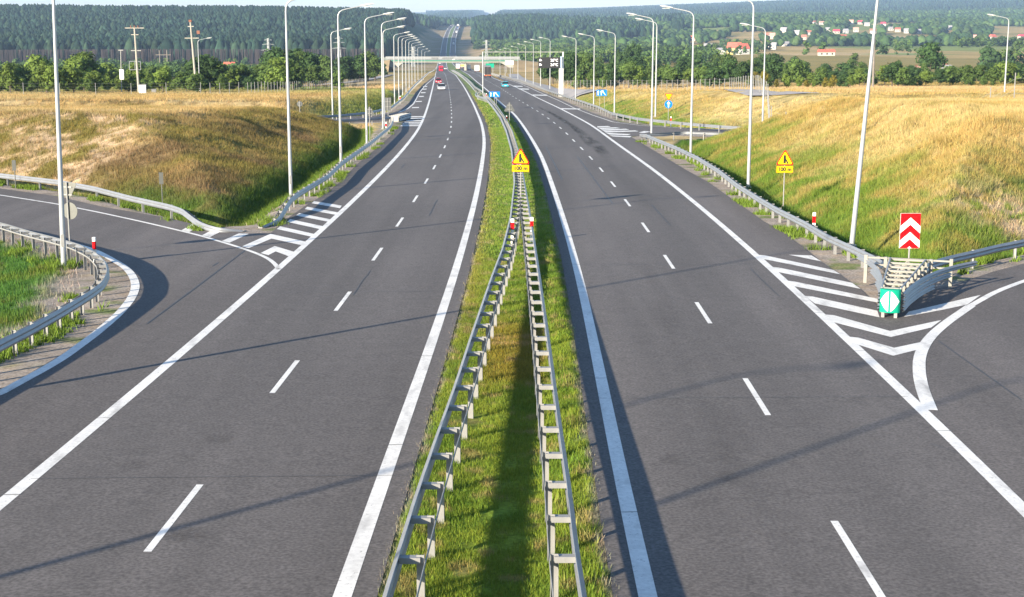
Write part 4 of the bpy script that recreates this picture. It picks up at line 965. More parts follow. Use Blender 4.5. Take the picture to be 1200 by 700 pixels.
# ------------------------------------------------------------------ vehicles
def car_proto(paint, front_lights=True):
    r = empty('car', (0, 0, 0)); W = 1.74
    body = MB(); side = [(-2.1, .28), (-2.12, .55), (-2.0, .72), (-1.1, .86), (.95, .92), (1.95, .88), (2.12, .66), (2.1, .28)]
    body.prism([(a, z) for a, z in side], 'x', -W / 2, W / 2); bo = body.build('body', paint, r, .07, True)   # y forward is -y (front)
    cab = MB(); vs = []
    for z, y0, y1, w_ in ((.86, -1.15, 1.75, W * .92), (1.42, -.35, 1.15, W * .74)):
        vs += [(-w_ / 2, y0, z), (w_ / 2, y0, z), (w_ / 2, y1, z), (-w_ / 2, y1, z)]
    cab.add(vs, [(0, 1, 5, 4), (1, 2, 6, 5), (2, 3, 7, 6), (3, 0, 4, 7), (4, 5, 6, 7)]).build('windows', M['glass'], r, .04)
    MB().prism([(-.62, -.34), (.62, -.34), (.62, 1.14), (-.62, 1.14)], 'z', 1.41, 1.46).build('roof', paint, r, .02)
    for sx_ in (-1, 1):
        for y in (-1.35, 1.3):
            w_ = MB().cyl((sx_ * (W / 2 - .1), y, .31), .31, .2, 'x', 16).build('wheel', M['tyre'], r); MB().cyl((sx_ * (W / 2 - .04), y, .31), .18, .1, 'x', 12).build('rim', M['galv'], w_)
        MB().box((sx_ * .62, -2.09, .62), (.36, .1, .16)).build('headlight', M['head'], r, .02)
        MB().box((sx_ * .66, 2.08, .72), (.28, .1, .2)).build('tail_light', M['red'], r, .02)
        MB().box((sx_ * (W / 2 + .08), -.75, .95), (.16, .1, .12)).build('mirror', paint, r)
    MB().box((0, -2.13, .42), (.52, .03, .12)).build('number_plate', M['white'], r); MB().box((0, 2.14, .5), (.52, .03, .12)).build('number_plate', M['white'], r)
    MB().box((0, -2.12, .58), (.7, .03, .13)).build('grille', M['black'], r)
    return r
paints = {k: mat(k + '_car_paint', c, .25, .1, .03, 2, spec=.6) for k, c in dict(silver=(.55, .57, .60), red=(.65, .02, .05), dark=(.06, .07, .10), white=(.80, .80, .80), turquoise=(.02, .38, .48), blue=(.05, .10, .25)).items()}
def place_vehicle(r, px, py, label, cat, D=None, flip=False, group=None, lane=None):
    q = G(px, py) if D is None else None; y = q[1] if D is None else D; x = q[0] if D is None else float(ray(px, 60)[0] * D)
    f_ = LR if px < 530 else RL; rz = math.atan2(-(float(f_(y + 20)) - float(f_(y - 20))), 40)
    r.location = (x, y, float(P(y) + lift(y)) + .01); r.rotation_euler = (0, 0, rz + (math.pi if flip else 0)); tag(r, label, cat, group); return r
vg = 'vehicles on the motorway'
place_vehicle(car_proto(paints['silver']), 517.5, 105.8, 'silver car coming towards the viewer in the middle of the left carriageway', 'car', group=vg)
place_vehicle(car_proto(paints['red']), 514, 98, 'red car coming towards the viewer just behind the silver car', 'car', group=vg)
place_vehicle(car_proto(paints['dark']), 516.5, 84.6, 'small dark car on the left carriageway before the overpass', 'car', group=vg)
place_vehicle(car_proto(paints['white']), 522, 82.2, 'white car right of the dark car, near the overpass', 'car', group=vg)
place_vehicle(car_proto(paints['turquoise']), 592, 102.8, 'turquoise blue hatchback driving away on the right carriageway', 'car', flip=False, group=vg)
def truck_proto(boxm, cabm, L_=9., H=3.8, W=2.5, name='truck', curtain=None, bumper=None):
    r = empty(name, (0, 0, 0))
    bx_ = MB().box((0, 0, 1.1 + (H - 1.1) / 2), (W, L_, H - 1.1)).build('cargo_box', boxm, r, .05)
    for s in (-1, 1): MB().box((s * W / 4, L_ / 2 + .02, 1.2 + (H - 1.3) / 2), (W / 2 - .08, .04, H - 1.4)).build('rear_door', curtain or boxm, bx_)
    MB().box((0, -L_ / 2 - 1.2, 1.75), (2.4, 2.0, 2.5)).build('cab', cabm, r, .15); MB().box((0, -L_ / 2 - 2.22, 2.2), (2.1, .06, .85)).build('windscreen', M['glass'], r)
    MB().box((0, 0, .85), (1.0, L_ + 2, .3)).build('chassis', M['black'], r)
    for s in (-1, 1):
        for y in (L_ / 2 - 1, L_ / 2 - 2.3, -L_ / 2 - 1.2): MB().cyl((s * (W / 2 - .2), y, .5), .5, .35, 'x', 14).build('wheel', M['tyre'], r)
        MB().box((s * (W / 2 - .3), L_ / 2 + .06, .95), (.5, .08, .22)).build('tail_light', M['red'], r)
    MB().box((0, L_ / 2 + .03, .98), (W * .98, .06, .34)).build('bumper', bumper or M['white'], r)
    return r
def flipy(r): r.rotation_euler[2] += math.pi
orange = mat('orange_paint', (.75, .20, .02), .5, 0, .05, 2); charcoal = mat('charcoal_tarp', (.022, .02, .02), .7, 0, .12, 1.5)
def away(r): return r   # prototypes already show their rear at +y
# cars: front at -y (towards the viewer). the right carriageway drives away, so turn those round
bpy.context.view_layer.update()
for o in [o for o in bpy.data.objects if o.name.startswith('car') and 'label' in o and 'turquoise' in o['label']]: o.rotation_euler[2] += math.pi
def place_truck(t, px, py, label, D=None, cat='truck'):
    place_vehicle(t, px, py, label, cat, D=D, group=vg); t.rotation_euler[2] += math.pi; return t
place_truck(truck_proto(mat('grey_tarp', (.20, .19, .18), .6, 0, .08, 1), M['white'], 12, 4.4, curtain=charcoal, bumper=orange), 571.3, 91.4, 'truck with dark rear doors and an orange bumper behind the thin gantry leg', cat='truck')
place_truck(truck_proto(M['white'], M['white'], 8, 3.9), 559, 85.6, 'big white box truck ahead of the dark one on the right carriageway')
place_truck(truck_proto(M['white'], M['white'], 6, 3.6), 549.3, 83.4, 'white box truck just before the overpass')
place_truck(truck_proto(mat('ochre_tarp', (.62, .36, .10), .6, 0, .1, 1), M['white'], 5, 2.8, name='van'), 541.8, 80.9, 'ochre orange van almost under the overpass', cat='van')
place_truck(truck_proto(M['white'], M['white'], 8, 3.8), 536.5, 0, 'white truck under the overpass beside the pier', D=1010)
t = truck_proto(paints['red'], paints['red'], 6, 3.4); place_vehicle(t, 516.6, 0, 'tall red vehicle coming out from under the overpass', 'truck', D=900, group=vg)
for px, D, m_, l, k in ((531.5, 2300, 'white', 'white truck climbing the far slope on the right carriageway', 'truck'), (531.2, 1420, 'white', 'white truck just beyond the overpass', 'truck'), (535, 2830, 'white', 'pale van high on the far slope', 'truck'),
                       (536.4, 3050, 'dark', 'dark and white bus near the top of the far slope', 'truck'), (537.0, 3300, 'white', 'white truck right at the crest of the far slope', 'truck')):
    t = truck_proto(M['white'] if m_ == 'white' else paints['blue'], M['white'], 10, 4.0); place_truck(t, px, 0, l, D=D)
for px, D, c_, l in ((515.6, 1300, 'white', 'white car above the overpass on the oncoming carriageway'), (511.5, 1500, 'blue', 'bluish car above the left end of the bridge panel'), (524.6, 3060, 'white', 'white car coming down the far slope'),
                     (529.0, 3350, 'white', 'white car at the crest on the oncoming side'), (531.0, 3380, 'silver', 'silver car beside it at the crest')):
    place_vehicle(car_proto(paints[c_]), px, 0, l, 'car', D=D, group=vg)
# green direction board and pale boards behind the trucks
for (a_, c_, t_, b_, D, m_, l) in ((569.5, 579, 74.6, 79.5, 760, 'teal', 'green direction board beyond the dark truck'), (592, 602, 71.3, 75.8, 900, 'white', 'pale board below the right end of the bridge')):
    p0, p1 = at(a_, t_, D), at(c_, b_, D); gz = float(P(D)); r = empty('direction_board', ((p0[0] + p1[0]) / 2, D, gz), 0, l, 'road sign')
    MB().box((0, 0, (p0[2] + p1[2]) / 2 - gz), (p1[0] - p0[0], .12, p0[2] - p1[2])).build('panel', M[m_], r)
    for s in (-1, 1): MB().box((s * (p1[0] - p0[0]) * .35, .12, (p1[2] - gz) / 2), (.25, .2, abs(p1[2] - gz) + .6)).build('post', M['galv2'], r)

# ------------------------------------------------------------------ utility poles, pylons, cabinets
def gz1(x, y): return float(ground_z(np.array([x]), np.array([y]))[0])
def upole(pb_, pt_, D, label, arms, extras=None, rr_=(.24, .14), m='concrete', name='utility_pole'):
    b0 = at(*pb_, D); b0[2] = min(b0[2], gz1(b0[0], b0[1]) + .3); t0 = at(*pt_, D); r = empty(name, b0, 0, label, 'utility pole'); d = t0 - b0
    MB().tube([(0, 0, -1.), tuple(d)], list(rr_), 8).build('mast', M[m], r)
    for f_, L_, mm in arms: c = d * f_; MB().box((c[0], c[1], c[2]), (L_, .14, .14)).build('crossarm', M[mm], r)
    return r, d
r, d = upole((163, 110.5), (157.5, 33), 271, 'straight concrete power pole with a crossarm, insulators and a small platform', [(1.0, 3.4, 'concrete'), (.90, 1.3, 'concrete'), (.66, 1.8, 'galv2')])
for k in (-1, 0, 1): MB().tube([(d[0] + k * .65, 0, d[2]), (d[0] + k * .65, 0, d[2] + .45)], .09, 6).build('insulator', M['rust'], r)
b = MB(); zc = d[2] * .37
for z_ in (0, 1.5): b.box((d[0] * .37 - .4, 0, zc + z_), (2.0, .08, .08)); b.box((d[0] * .37 - .4, .5, zc + z_), (2.0, .08, .08))
for x_ in (-1.4, -.4, .6): b.box((d[0] * .37 + x_, .0, zc + .75), (.08, .08, 1.5))
b.build('platform', M['galv'], r)
r, d = upole((231, 111), (223, 26), 275, 'leaning concrete power pole beside the small lamp post', [(.78, 2.6, 'concrete'), (.94, 1.1, 'concrete')])
MB().box((d[0], 0, d[2] + .2), (.5, .5, .4)).build('pole_cap', M['rust'], r); MB().box((d[0] * .86 + 1.3, 0, d[2] * .86), (.55, .4, .6)).build('hanging_box', M['rust'], r)
r, d = upole((142.5, 110.5), (141.5, 59), 275, 'thin pole carrying a white box left of the concrete power pole', [(1.0, .9, 'galv2')], rr_=(.11, .08), m='galv2')
MB().box((.25, -.15, d[2] * .45), (.75, .35, 1.8)).build('meter_box', M['white'], r)
for px, D, w_, h_, dd, m_, l in ((167.3, 265, 1.25, 1.6, 1.0, 'white', 'white electrical cabinet at the foot of the concrete power pole'), (180.5, 270, .85, .8, .7, 'galv2', 'small grey cabinet right of the white one')):
    p = at(px, 111, D); r = empty('electrical_cabinet', (p[0], D, gz1(p[0], D)), R(12), l, 'cabinet')
    MB().box((0, 0, h_ / 2), (w_, dd, h_)).build('housing', M[m_], r, .03); MB().box((0, 0, h_ + .04), (w_ + .12, dd + .12, .08)).build('lid', M['galv2'], r); MB().box((w_ * .02, -dd / 2 - .01, h_ / 2), (w_ * .9, .02, h_ * .85)).build('door', M[m_], r)
def hpole(px, D, h_, gap, label):
    p = at(px, 80, D); z = gz1(p[0], D); r = empty('utility_pole', (p[0], D, z), 0, label, 'utility pole')
    for s in (-1, 1): MB().tube([(s * gap / 2, 0, -1), (s * gap / 2, 0, h_)], .28, 6).build('mast', M['wood'], r)
    MB().box((0, 0, h_ * .8), (gap * 2, .3, .35)).build('crossarm', M['wood'], r)
hpole(192, 900, 13.5, 4.5, 'distant wooden double pole against the dark forest edge')
def pylon(px, ytop, D, label):
    p = at(px, ytop, D); z = gz1(p[0], D); H = p[2] - z; r = empty('pylon', (p[0], D, z), R(20), label, 'pylon', 'lattice pylons')
    b = MB(); w0, w1 = H * .085, H * .025; rad = .16
    for a in (-1, 1):
        for c_ in (-1, 1): b.tube([(a * w0, c_ * w0, 0), (a * w1, c_ * w1, H * .62), (a * w1 * .8, c_ * w1 * .8, H)], rad, 4)
    n = 9
    for k in range(n):
        t0, t1 = k / n, (k + 1) / n; wa = w0 + (w1 - w0) * min(1, t0 / .62); wb = w0 + (w1 - w0) * min(1, t1 / .62)
        for s in (-1, 1):
            b.tube([(-wa, s * wa, t0 * H), (wb, s * wb, t1 * H)], rad * .7, 4); b.tube([(wa, s * wa, t0 * H), (-wb, s * wb, t1 * H)], rad * .7, 4)
            b.tube([(s * wa, -wa, t0 * H), (s * wb, wb, t1 * H)], rad * .7, 4)
    b.build('lattice_tower', M['pylon'], r)
    for f_, L_ in ((.94, .13), (.80, .19), (.62, .24)):
        a = MB(); a.tube([(-L_ * H, 0, f_ * H), (0, 0, f_ * H + .8), (L_ * H, 0, f_ * H)], rad * .9, 4); a.tube([(-L_ * H, 0, f_ * H), (L_ * H, 0, f_ * H)], rad * .8, 4); a.build('crossarm', M['pylon'], r)
pylon(314, 45, 1050, 'lattice pylon in front of the left forest near the red roof'); pylon(397, 43, 1150, 'lattice pylon behind the first lamp posts'); pylon(570, 47, 1300, 'lattice pylon right of the far slope above the bridge')
pylon(484, 55, 1200, 'faint lattice pylon behind the far left lamp row')
q = at(1024.5, 98, 330); upole((1023, 101), (1025.5, 27), 330, 'tall thin wooden pole behind the second lamp on the right field', [(.98, 1.6, 'wood')], rr_=(.26, .18), m='wood')

# ------------------------------------------------------------------ wildlife fences
def fence(pts, label, step, h_=2.1, stay=False):
    q = resample(np.array([(a, b_, 0) for a, b_ in pts]), step); z = ground_z(q[:, 0], q[:, 1]); q = np.column_stack([q[:, :2], z])
    r = empty('wire_fence', q[0], 0, label, 'fence', 'wire fences along the fields')
    b = MB().tube([(0, 0, -.5), (0, 0, h_)], .045, 6); p0 = b.build('post', M['galv2'], r); me = p0.data
    for k in range(1, len(q)):
        if k < 98: p_ = bpy.data.objects.new('post', me); link(p_); p_.parent = r; p_.location = q[k] - q[0]
    w_ = MB()
    for hh in (.15, .4, .7, 1.05, 1.45, 1.95): w_.tube([tuple(v - q[0] + np.array([0, 0, hh])) for v in q], .010, 3, False)
    for k in range(0): pass
    w_.build('wire_mesh', M['galv2'], r); return r
def fx(px, D): p = at(px, 100, D); return (p[0], p[1])
fence([fx(1260, 112), fx(1184, 128), fx(1097, 137), fx(1020, 143), fx(950, 151), fx(905, 160)], 'wire fence crossing the golden field on the right', 3.6, 2.45)
fence([fx(903, 160), fx(900, 175), fx(885, 200), fx(855, 232), fx(800, 262), fx(740, 292), fx(690, 322), fx(655, 350)], 'wire fence on the crest behind the right grass bank', 3.0, 2.1)
fence([fx(-60, 243), fx(22, 246), fx(140, 250), fx(235, 254)], 'wire fence in front of the left bushes', 5.6, 2.1)
fence([fx(246, 255), fx(290, 262), fx(330, 285), fx(380, 330), fx(430, 390)], 'wire fence before the golden field between the bushes and the road', 2.2, 2.1)

# ------------------------------------------------------------------ trees
def leaf_mat(name, col, rnd=.22):
    return mat(name, col, .75, 0, .35, .55, tr=.25, rnd=rnd, spec=.2, var2=.18, scale2=.12)
LG = dict(fresh=leaf_mat('leaves_fresh', (.125, .185, .035)), mid=leaf_mat('leaves_mid', (.085, .138, .032)), deep=leaf_mat('leaves_deep', (.045, .088, .026)), yellow=leaf_mat('leaves_yellowing', (.17, .15, .025)))
def leaf_cloud(rng, H, Wd, nsub, nleaf, ls, base=.12, conical=0.):
    subs = []
    for k in range(nsub):
        t = rng.uniform(0, 1) ** .8; z = H * (base + (1 - base) * (.12 + .76 * t)); wr = Wd / 2 * (math.sin(math.pi * min(.98, .25 + .68 * t)) ** .7) * (1 - conical * t)
        a = rng.uniform(0, 2 * math.pi); rad = wr * rng.uniform(.1, .78); s = Wd * rng.uniform(.14, .24)
        subs.append((rad * math.cos(a), rad * math.sin(a), z, s))
    V = []; n = nleaf
    sb = np.array(subs)[rng.integers(0, nsub, n)]
    dv = rng.normal(size=(n, 3)); dv /= np.linalg.norm(dv, axis=1)[:, None]; rad = rng.uniform(.65, 1.12, n)
    c = sb[:, :3] + dv * (sb[:, 3] * rad)[:, None] * np.array([1, 1, .85]); c[:, 2] = np.maximum(c[:, 2], .15)
    nn_ = dv + rng.normal(size=(n, 3)) * .55; nn_ /= np.linalg.norm(nn_, axis=1)[:, None]
    u = np.cross(nn_, rng.normal(size=(n, 3))); u /= np.linalg.norm(u, axis=1)[:, None]; v = np.cross(nn_, u); s = (ls * rng.uniform(.6, 1.3, n))[:, None]
    V = np.stack([c - u * s - v * s * .5, c + u * s - v * s * .6, c + u * s * .3 + v * s], 1).reshape(-1, 3)
    F1 = np.arange(3 * n).reshape(-1, 3)
    # inner mass so that the crown is not see-through everywhere
    iv = []; fi = []
    oct_ = np.array([(1, 0, 0), (-1, 0, 0), (0, 1, 0), (0, -1, 0), (0, 0, 1), (0, 0, -1)], float); of = [(0, 2, 4), (2, 1, 4), (1, 3, 4), (3, 0, 4), (2, 0, 5), (1, 2, 5), (3, 1, 5), (0, 3, 5)]
    for x, y, z, s_ in subs: b_ = len(V) + len(iv); iv += list(oct_ * s_ * .72 + np.array([x, y, z])); fi += [tuple(i + b_ for i in f_) for f_ in of]
    return np.concatenate([V, np.array(iv)]), np.concatenate([F1, np.array(fi)])
PROT = []
for k in range(8):
    rng = np.random.default_rng(100 + k); H, Wd = [(6, 5.2), (6, 4.4), (6, 6.2), (6, 4.0), (6, 5.0), (6, 3.4), (6, 5.6), (6, 4.8)][k]
    V, Fq = leaf_cloud(rng, H, Wd, 26, 1700, .20, base=.05 if k % 2 == 0 else .14)
    o = raw_mesh('crown', V, Fq, LG['mid']); me = o.data; bpy.data.objects.remove(o)
    b = MB(); b.tube([(0, 0, -.6), (.05, 0, 1.3), (.1, .05, 3.6)], [.16, .12, .05], 6)
    for a in range(4): an = a * 1.6 + k; b.tube([(.05, 0, 1.2 + a * .4), (math.cos(an) * 1.0, math.sin(an) * 1.0, 2.4 + a * .5)], [.07, .025], 5)
    o = b.build('trunk', M['bark']); tm = o.data; bpy.data.objects.remove(o); PROT.append((me, tm))
MEV = {}
def crown_me(k, key):
    if (k, key) not in MEV: m_ = PROT[k][0].copy(); m_.materials.clear(); m_.materials.append(LG[key]); MEV[(k, key)] = m_
    return MEV[(k, key)]
def tree(name, x, y, h_, wf, key, label, group, k=None, cat='tree'):
    k = random.randrange(8) if k is None else k; z = gz1(x, y)
    r = empty(name, (x, y, z - .15), random.uniform(0, 6.28), label, cat, group); s = h_ / 6.0; r.scale = (s * wf, s * wf, s)
    c = bpy.data.objects.new('crown', crown_me(k, key)); link(c); c.parent = r
    t = bpy.data.objects.new('trunk', PROT[k][1]); link(t); t.parent = r; return r
rg = random.Random(5)
def belt(n, pxr, Dr, hr, keys, label, group, name='bushy_tree', wf=(1.0, 1.4)):
    for i in range(n):
        px = pxr[0] + (pxr[1] - pxr[0]) * (i + rg.uniform(-.45, .45) + .5) / n; D = rg.uniform(*Dr); p = at(px, 80, D)
        h_ = rg.uniform(hr[0] * .62, hr[1] * 1.08); key = rg.choice(keys); t_ = (h_ - hr[0]) / (hr[1] - hr[0])
        lb = ('low ' if t_ < .33 else 'tall ' if t_ > .67 else '') + dict(fresh='light green', mid='green', deep='dark green', yellow='yellowing')[key] + f' {name.replace("_", " ").replace("bushy ", "")}, ' + (f'{NTH[i]} from the left ' if i < n // 2 else f'{NTH[n - 1 - i]} from the right ' if i < n - 1 else 'rightmost ') + label
        tree(name, p[0], p[1], h_, rg.uniform(*wf), key, lb, group, k=rg.randrange(8))
NTH = ['first', 'second', 'third', 'fourth', 'fifth', 'sixth', 'seventh', 'eighth', 'ninth', 'tenth', '11th', '12th', '13th', '14th', '15th', '16th', '17th', '18th', '19th', '20th', '21st', '22nd', '23rd', '24th']
g1 = 'bushy trees behind the left field'
belt(18, (-30, 110), (262, 290), (3.8, 5.4), ['fresh', 'fresh', 'mid'], 'behind the far left fence', g1)
belt(16, (-30, 110), (300, 340), (6.0, 8.2), ['mid', 'fresh'], 'in the rear row at the far left', g1)
belt(20, (105, 245), (270, 320), (3.6, 5.6), ['fresh', 'fresh', 'mid'], 'just behind the power poles', g1)
belt(16, (105, 260), (380, 450), (5, 7.0), ['mid', 'fresh'], 'in the second row behind the power poles', g1)
belt(18, (235, 345), (300, 350), (4.6, 7.2), ['mid', 'mid', 'fresh', 'deep'], 'before the first left lamp post', g1)
belt(8, (318, 372), (360, 400), (7.5, 9.8), ['deep', 'mid'], 'behind the first left lamp post', g1)
belt(12, (360, 440), (500, 560), (8, 10.5), ['deep', 'mid'], 'beyond the left golden field', g1, wf=(1.1, 1.5))
p = at(397, 100, 330); tree('bush', p[0], p[1], 4.8, 1.3, 'mid', 'lone olive bush in front of the golden field behind the first lamps', 'lone bushes', cat='bush')
g2 = 'bushy trees behind the right field'
belt(34, (935, 1230), (325, 390), (3.4, 5.4), ['mid', 'fresh', 'mid', 'deep'], 'in the front belt on the right', g2, wf=(1.1, 1.5))
belt(24, (930, 1230), (430, 520), (3.6, 5.8), ['mid', 'deep'], 'in the second row on the right', g2, wf=(1.1, 1.5))
belt(24, (735, 940), (340, 420), (4.5, 7.0), ['mid', 'fresh', 'deep', 'mid'], 'behind the fence above the right bank', g2)
belt(9, (880, 1000), (300, 330), (2.6, 3.8), ['yellow', 'yellow', 'fresh'], 'in front of the right green belt', 'small yellowing trees', name='small_tree', wf=(.7, .9))
belt(24, (725, 940), (450, 600), (7.0, 9.5), ['mid', 'deep', 'deep'], 'in the rear row above the right bank', g2)
belt(12, (655, 745), (420, 560), (6.0, 9.0), ['mid', 'deep'], 'right of the message board', g2)
belt(6, (672, 722), (330, 360), (3.4, 4.6), ['mid', 'deep'], 'on the meadow by the thick gantry leg', 'meadow bushes', name='bush')
belt(9, (655, 735), (620, 760), (8, 11), ['mid', 'deep'], 'in the rear row right of the gantry', g2)
belt(4, (640, 668), (400, 430), (6.5, 8.5), ['deep'], 'directly behind the message board', g2)
for px, D, h_, k_, adn in ((734, 640, 14.5, 5, 'second'), (741, 645, 16, 5, 'tallest, third'), (748, 640, 15, 3, 'rightmost'), (726, 640, 13, 5, 'lowest, leftmost')): p = at(px, 70, D); tree('poplar', p[0], p[1], h_, .62, 'deep', f'{adn} dense poplar of the group rising left of the yellow house', 'tall trees above the belt', k=k_)
p = at(1091, 70, 520); tree('big_tree', p[0], p[1], 13.0, 1.1, 'deep', 'tallest dark tree rising above the right belt near the small white building', 'single big trees', k=4)
for px, D, h_ in ((998, 640, 7), (1052, 660, 6.5), (1012, 650, 5)): p = at(px, 70, D); tree('round_tree', p[0], p[1], h_, 1.2, 'mid', f'rounded tree on the meadow behind the belt at {"the left" if px < 1005 else "the middle" if px < 1040 else "the right"}', 'meadow trees')

# far woods and hedges: one mass each
def merged_trees(name, P_, H_, rng, kind, colr, label=None):
    """P_ (n,3) feet, H_ heights; every tree a rough crown with its own size and outline"""
    n = len(P_); m_ = 7; rings = 3 if kind == 'conifer' else 4
    prof = {'conifer': [(.20, .20), (.50, .235), (.80, .12)], 'round': [(.12, .28), (.42, .50), (.72, .42), (.92, .18)]}[kind]
    ang = rng.uniform(0, 6.28, (n, 1)) + np.arange(m_) * 2 * math.pi / m_
    Vs = []
    for f_, w_ in prof:
        jit = rng.uniform(.55, 1.35, (n, m_)); x = P_[:, :1] + np.cos(ang) * w_ * H_[:, None] * jit; y = P_[:, 1:2] + np.sin(ang) * w_ * H_[:, None] * jit
        z = P_[:, 2:3] + H_[:, None] * (f_ + rng.uniform(-.07, .07, (n, m_))); Vs.append(np.stack([x, y, z], 2))
    top = np.stack([P_[:, 0] + rng.normal(0, .03, n) * H_, P_[:, 1], P_[:, 2] + H_], 1)[:, None]; bot = np.stack([P_[:, 0], P_[:, 1], P_[:, 2] + .02 * H_], 1)[:, None]
    V = np.concatenate(Vs + [top, bot], 1); nv = V.shape[1]; Fs = []
    for r_ in range(len(prof) - 1):
        for k in range(m_):
            a, b_ = r_ * m_ + k, r_ * m_ + (k + 1) % m_; Fs += [(a, b_, b_ + m_), (a, b_ + m_, a + m_)]
    for k in range(m_): Fs += [((len(prof) - 1) * m_ + k, (len(prof) - 1) * m_ + (k + 1) % m_, nv - 2), ((k + 1) % m_, k, nv - 1)]
    Fs = np.array(Fs); Fa = (Fs[None] + (np.arange(n) * nv)[:, None, None]).reshape(-1, 3)
    c = np.array(colr)[rng.integers(0, len(colr), n)] * rng.uniform(.7, 1.3, (n, 1)); cv = np.repeat(c, nv, 0)
    return raw_mesh(name, V.reshape(-1, 3), Fa, M['wood_far'], cv)
M['wood_far'] = mat('far_foliage', attr='Col', rough=.9, var=.38, scale=.3, spec=.1, var2=.25, scale2=.012)
con = [(.020, .043, .028), (.016, .036, .024), (.026, .048, .027)]; dec = [(.045, .085, .025), (.032, .065, .022), (.06, .10, .03), (.028, .056, .024)]
rng = np.random.default_rng(3)
def field_pts(n, fpx, fD, ok=None):
    px = rng.uniform(*fpx, n); D = np.sqrt(rng.uniform(fD[0] ** 2, fD[1] ** 2, n)); x = (px - 600) / F_PX * D * .985
    if ok is not None: m_ = ok(x, D, px); x, D = x[m_], D[m_]
    lat = np.maximum(LL(D) - x, x - RR(D)); m_ = lat > 26; x, D = x[m_], D[m_]
    return np.stack([x, D, ground_z(x, D)], 1)
def edgeok(x, D, px): return (x < LL(D) - 42 - 14 * vnoise(D * .02, D * 0, 5)) 
f = field_pts(15000, (-60, 522), (1360, 2500), edgeok)
tag(merged_trees('conifer_forest', f, rng.uniform(17, 25, len(f)), rng, 'conifer', con), kind='stuff')
# bare lower trunks along the forest edge
e = field_pts(1500, (-60, 505), (1335, 1375), edgeok); b = MB()
V = []; Fs = []
for x, y, z in e:
    k = len(V); w_ = .28; V += [(x - w_, y, z), (x + w_, y, z), (x + w_, y, z + 13), (x - w_, y, z + 13), (x, y + w_, z), (x, y + w_, z + 13)]; Fs += [(k, k + 1, k + 2, k + 3), (k + 1, k + 4, k + 5, k + 2), (k + 4, k, k + 3, k + 5)]
tag(raw_mesh('forest_edge_trunks', V, Fs, mat('pine_bark', (.035, .026, .024), .9, 0, .3, .2)), kind='stuff')
f = field_pts(1500, (420, 640), (3100, 3600), lambda x, D, px: ~((px > 529) & (px < 541))); fz = rng.uniform(0, 1, (160, 2)); f7 = np.stack([((505 + fz[:, 0] * 70) - 600) / F_PX * (3520 + fz[:, 1] * 150) * .985, 3520 + fz[:, 1] * 150, fz[:, 0] * 0], 1); f7[:, 2] = ground_z(f7[:, 0], f7[:, 1]); f2 = field_pts(3200, (545, 800), (2350, 3500), lambda x, D, px: (px > 553 + 4 * vnoise(D * .01, px * 0, 3)) & ((px < 665) | (vnoise(px * .05, D * .004, 4) > .45)))
tag(merged_trees('hilltop_forest', np.concatenate([f, f2, f7]), rng.uniform(15, 24, len(f) + len(f2) + len(f7)), rng, 'conifer', con + dec[1:2]), kind='stuff')
def hedge(px, D, th, seed=8): return fbm(px * .016 + 50, D * .0035, seed, 3) > th
def merged_leafy(name, P_, H_, rng, colr, nl=150):
    tm = []
    for k in range(6):
        V, Fq = leaf_cloud(np.random.default_rng(300 + k), 1.0, [.95, .8, 1.1, .7, .9, 1.0][k], 14, nl, .055, base=.03); tm.append((V, Fq))
    Vs = []; Fs = []; cs = []; o_ = 0; pick = rng.integers(0, 6, len(P_)); c = np.array(colr)[rng.integers(0, len(colr), len(P_))] * rng.uniform(.75, 1.25, (len(P_), 1))
    for k in range(6):
        idx = np.nonzero(pick == k)[0]
        if not len(idx): continue
        V, Fq = tm[k]; a = rng.uniform(0, 6.28, len(idx)); ca, sa = np.cos(a)[:, None], np.sin(a)[:, None]; h_ = H_[idx][:, None]; wf = rng.uniform(.9, 1.35, len(idx))[:, None]
        X = P_[idx, :1] + (V[:, 0] * ca - V[:, 1] * sa) * h_ * wf; Y = P_[idx, 1:2] + (V[:, 0] * sa + V[:, 1] * ca) * h_ * wf; Z = P_[idx, 2:3] + V[:, 2] * h_
        Vs.append(np.stack([X, Y, Z], 2).reshape(-1, 3)); Fs.append((Fq[None] + (np.arange(len(idx)) * len(V))[:, None, None]).reshape(-1, 3) + o_); o_ += len(idx) * len(V)
        cs.append((np.repeat(c[idx], len(V), 0) * rng.uniform(.8, 1.2, (len(idx) * len(V), 1))))
    return raw_mesh(name, np.concatenate(Vs), np.concatenate(Fs), M['wood_far'], np.concatenate(cs))
HPX = np.array([(h[0], float(np.interp(h[1], [26, 30, 36, 42, 48, 56], [2900, 2750, 2550, 2350, 2150, 1500]))) for h in [(954, 26.5), (963, 27.5), (997, 26.5), (1008, 26.5), (1016, 29), (1035, 28.5), (1052, 35.5), (1044, 34), (980, 38.5), (991, 38), (1078, 37), (1113, 33), (1141, 47), (1163, 46.5), (1197, 46.5), (905, 46), (921, 50), (918.5, 38), (902, 45), (942, 46), (934, 41), (947, 41), (988, 44), (971, 36), (1003, 36), (1023, 38), (1062, 37), (905, 54), (830, 54), (812, 46), (861, 45), (868, 45), (846, 45), (968, 56)]])
def clear_view(x, D, px):
    m_ = np.ones(len(x), bool)
    for hx, hd in HPX: m_ &= ~((np.abs(px - hx) < 5.5) & (D > hd - 330) & (D < hd + 15))
    return m_ & ~((np.abs(px - 1090) < 24) & (D > 500) & (D < 720))
dec2 = [(.070, .120, .030), (.050, .092, .028), (.085, .130, .035), (.042, .078, .028)]
f = field_pts(4600, (545, 720), (1150, 2300), lambda x, D, px: (px > 556 + 6 * vnoise(D * .006, px * 0, 3)) & (hedge(px, D, .47)))
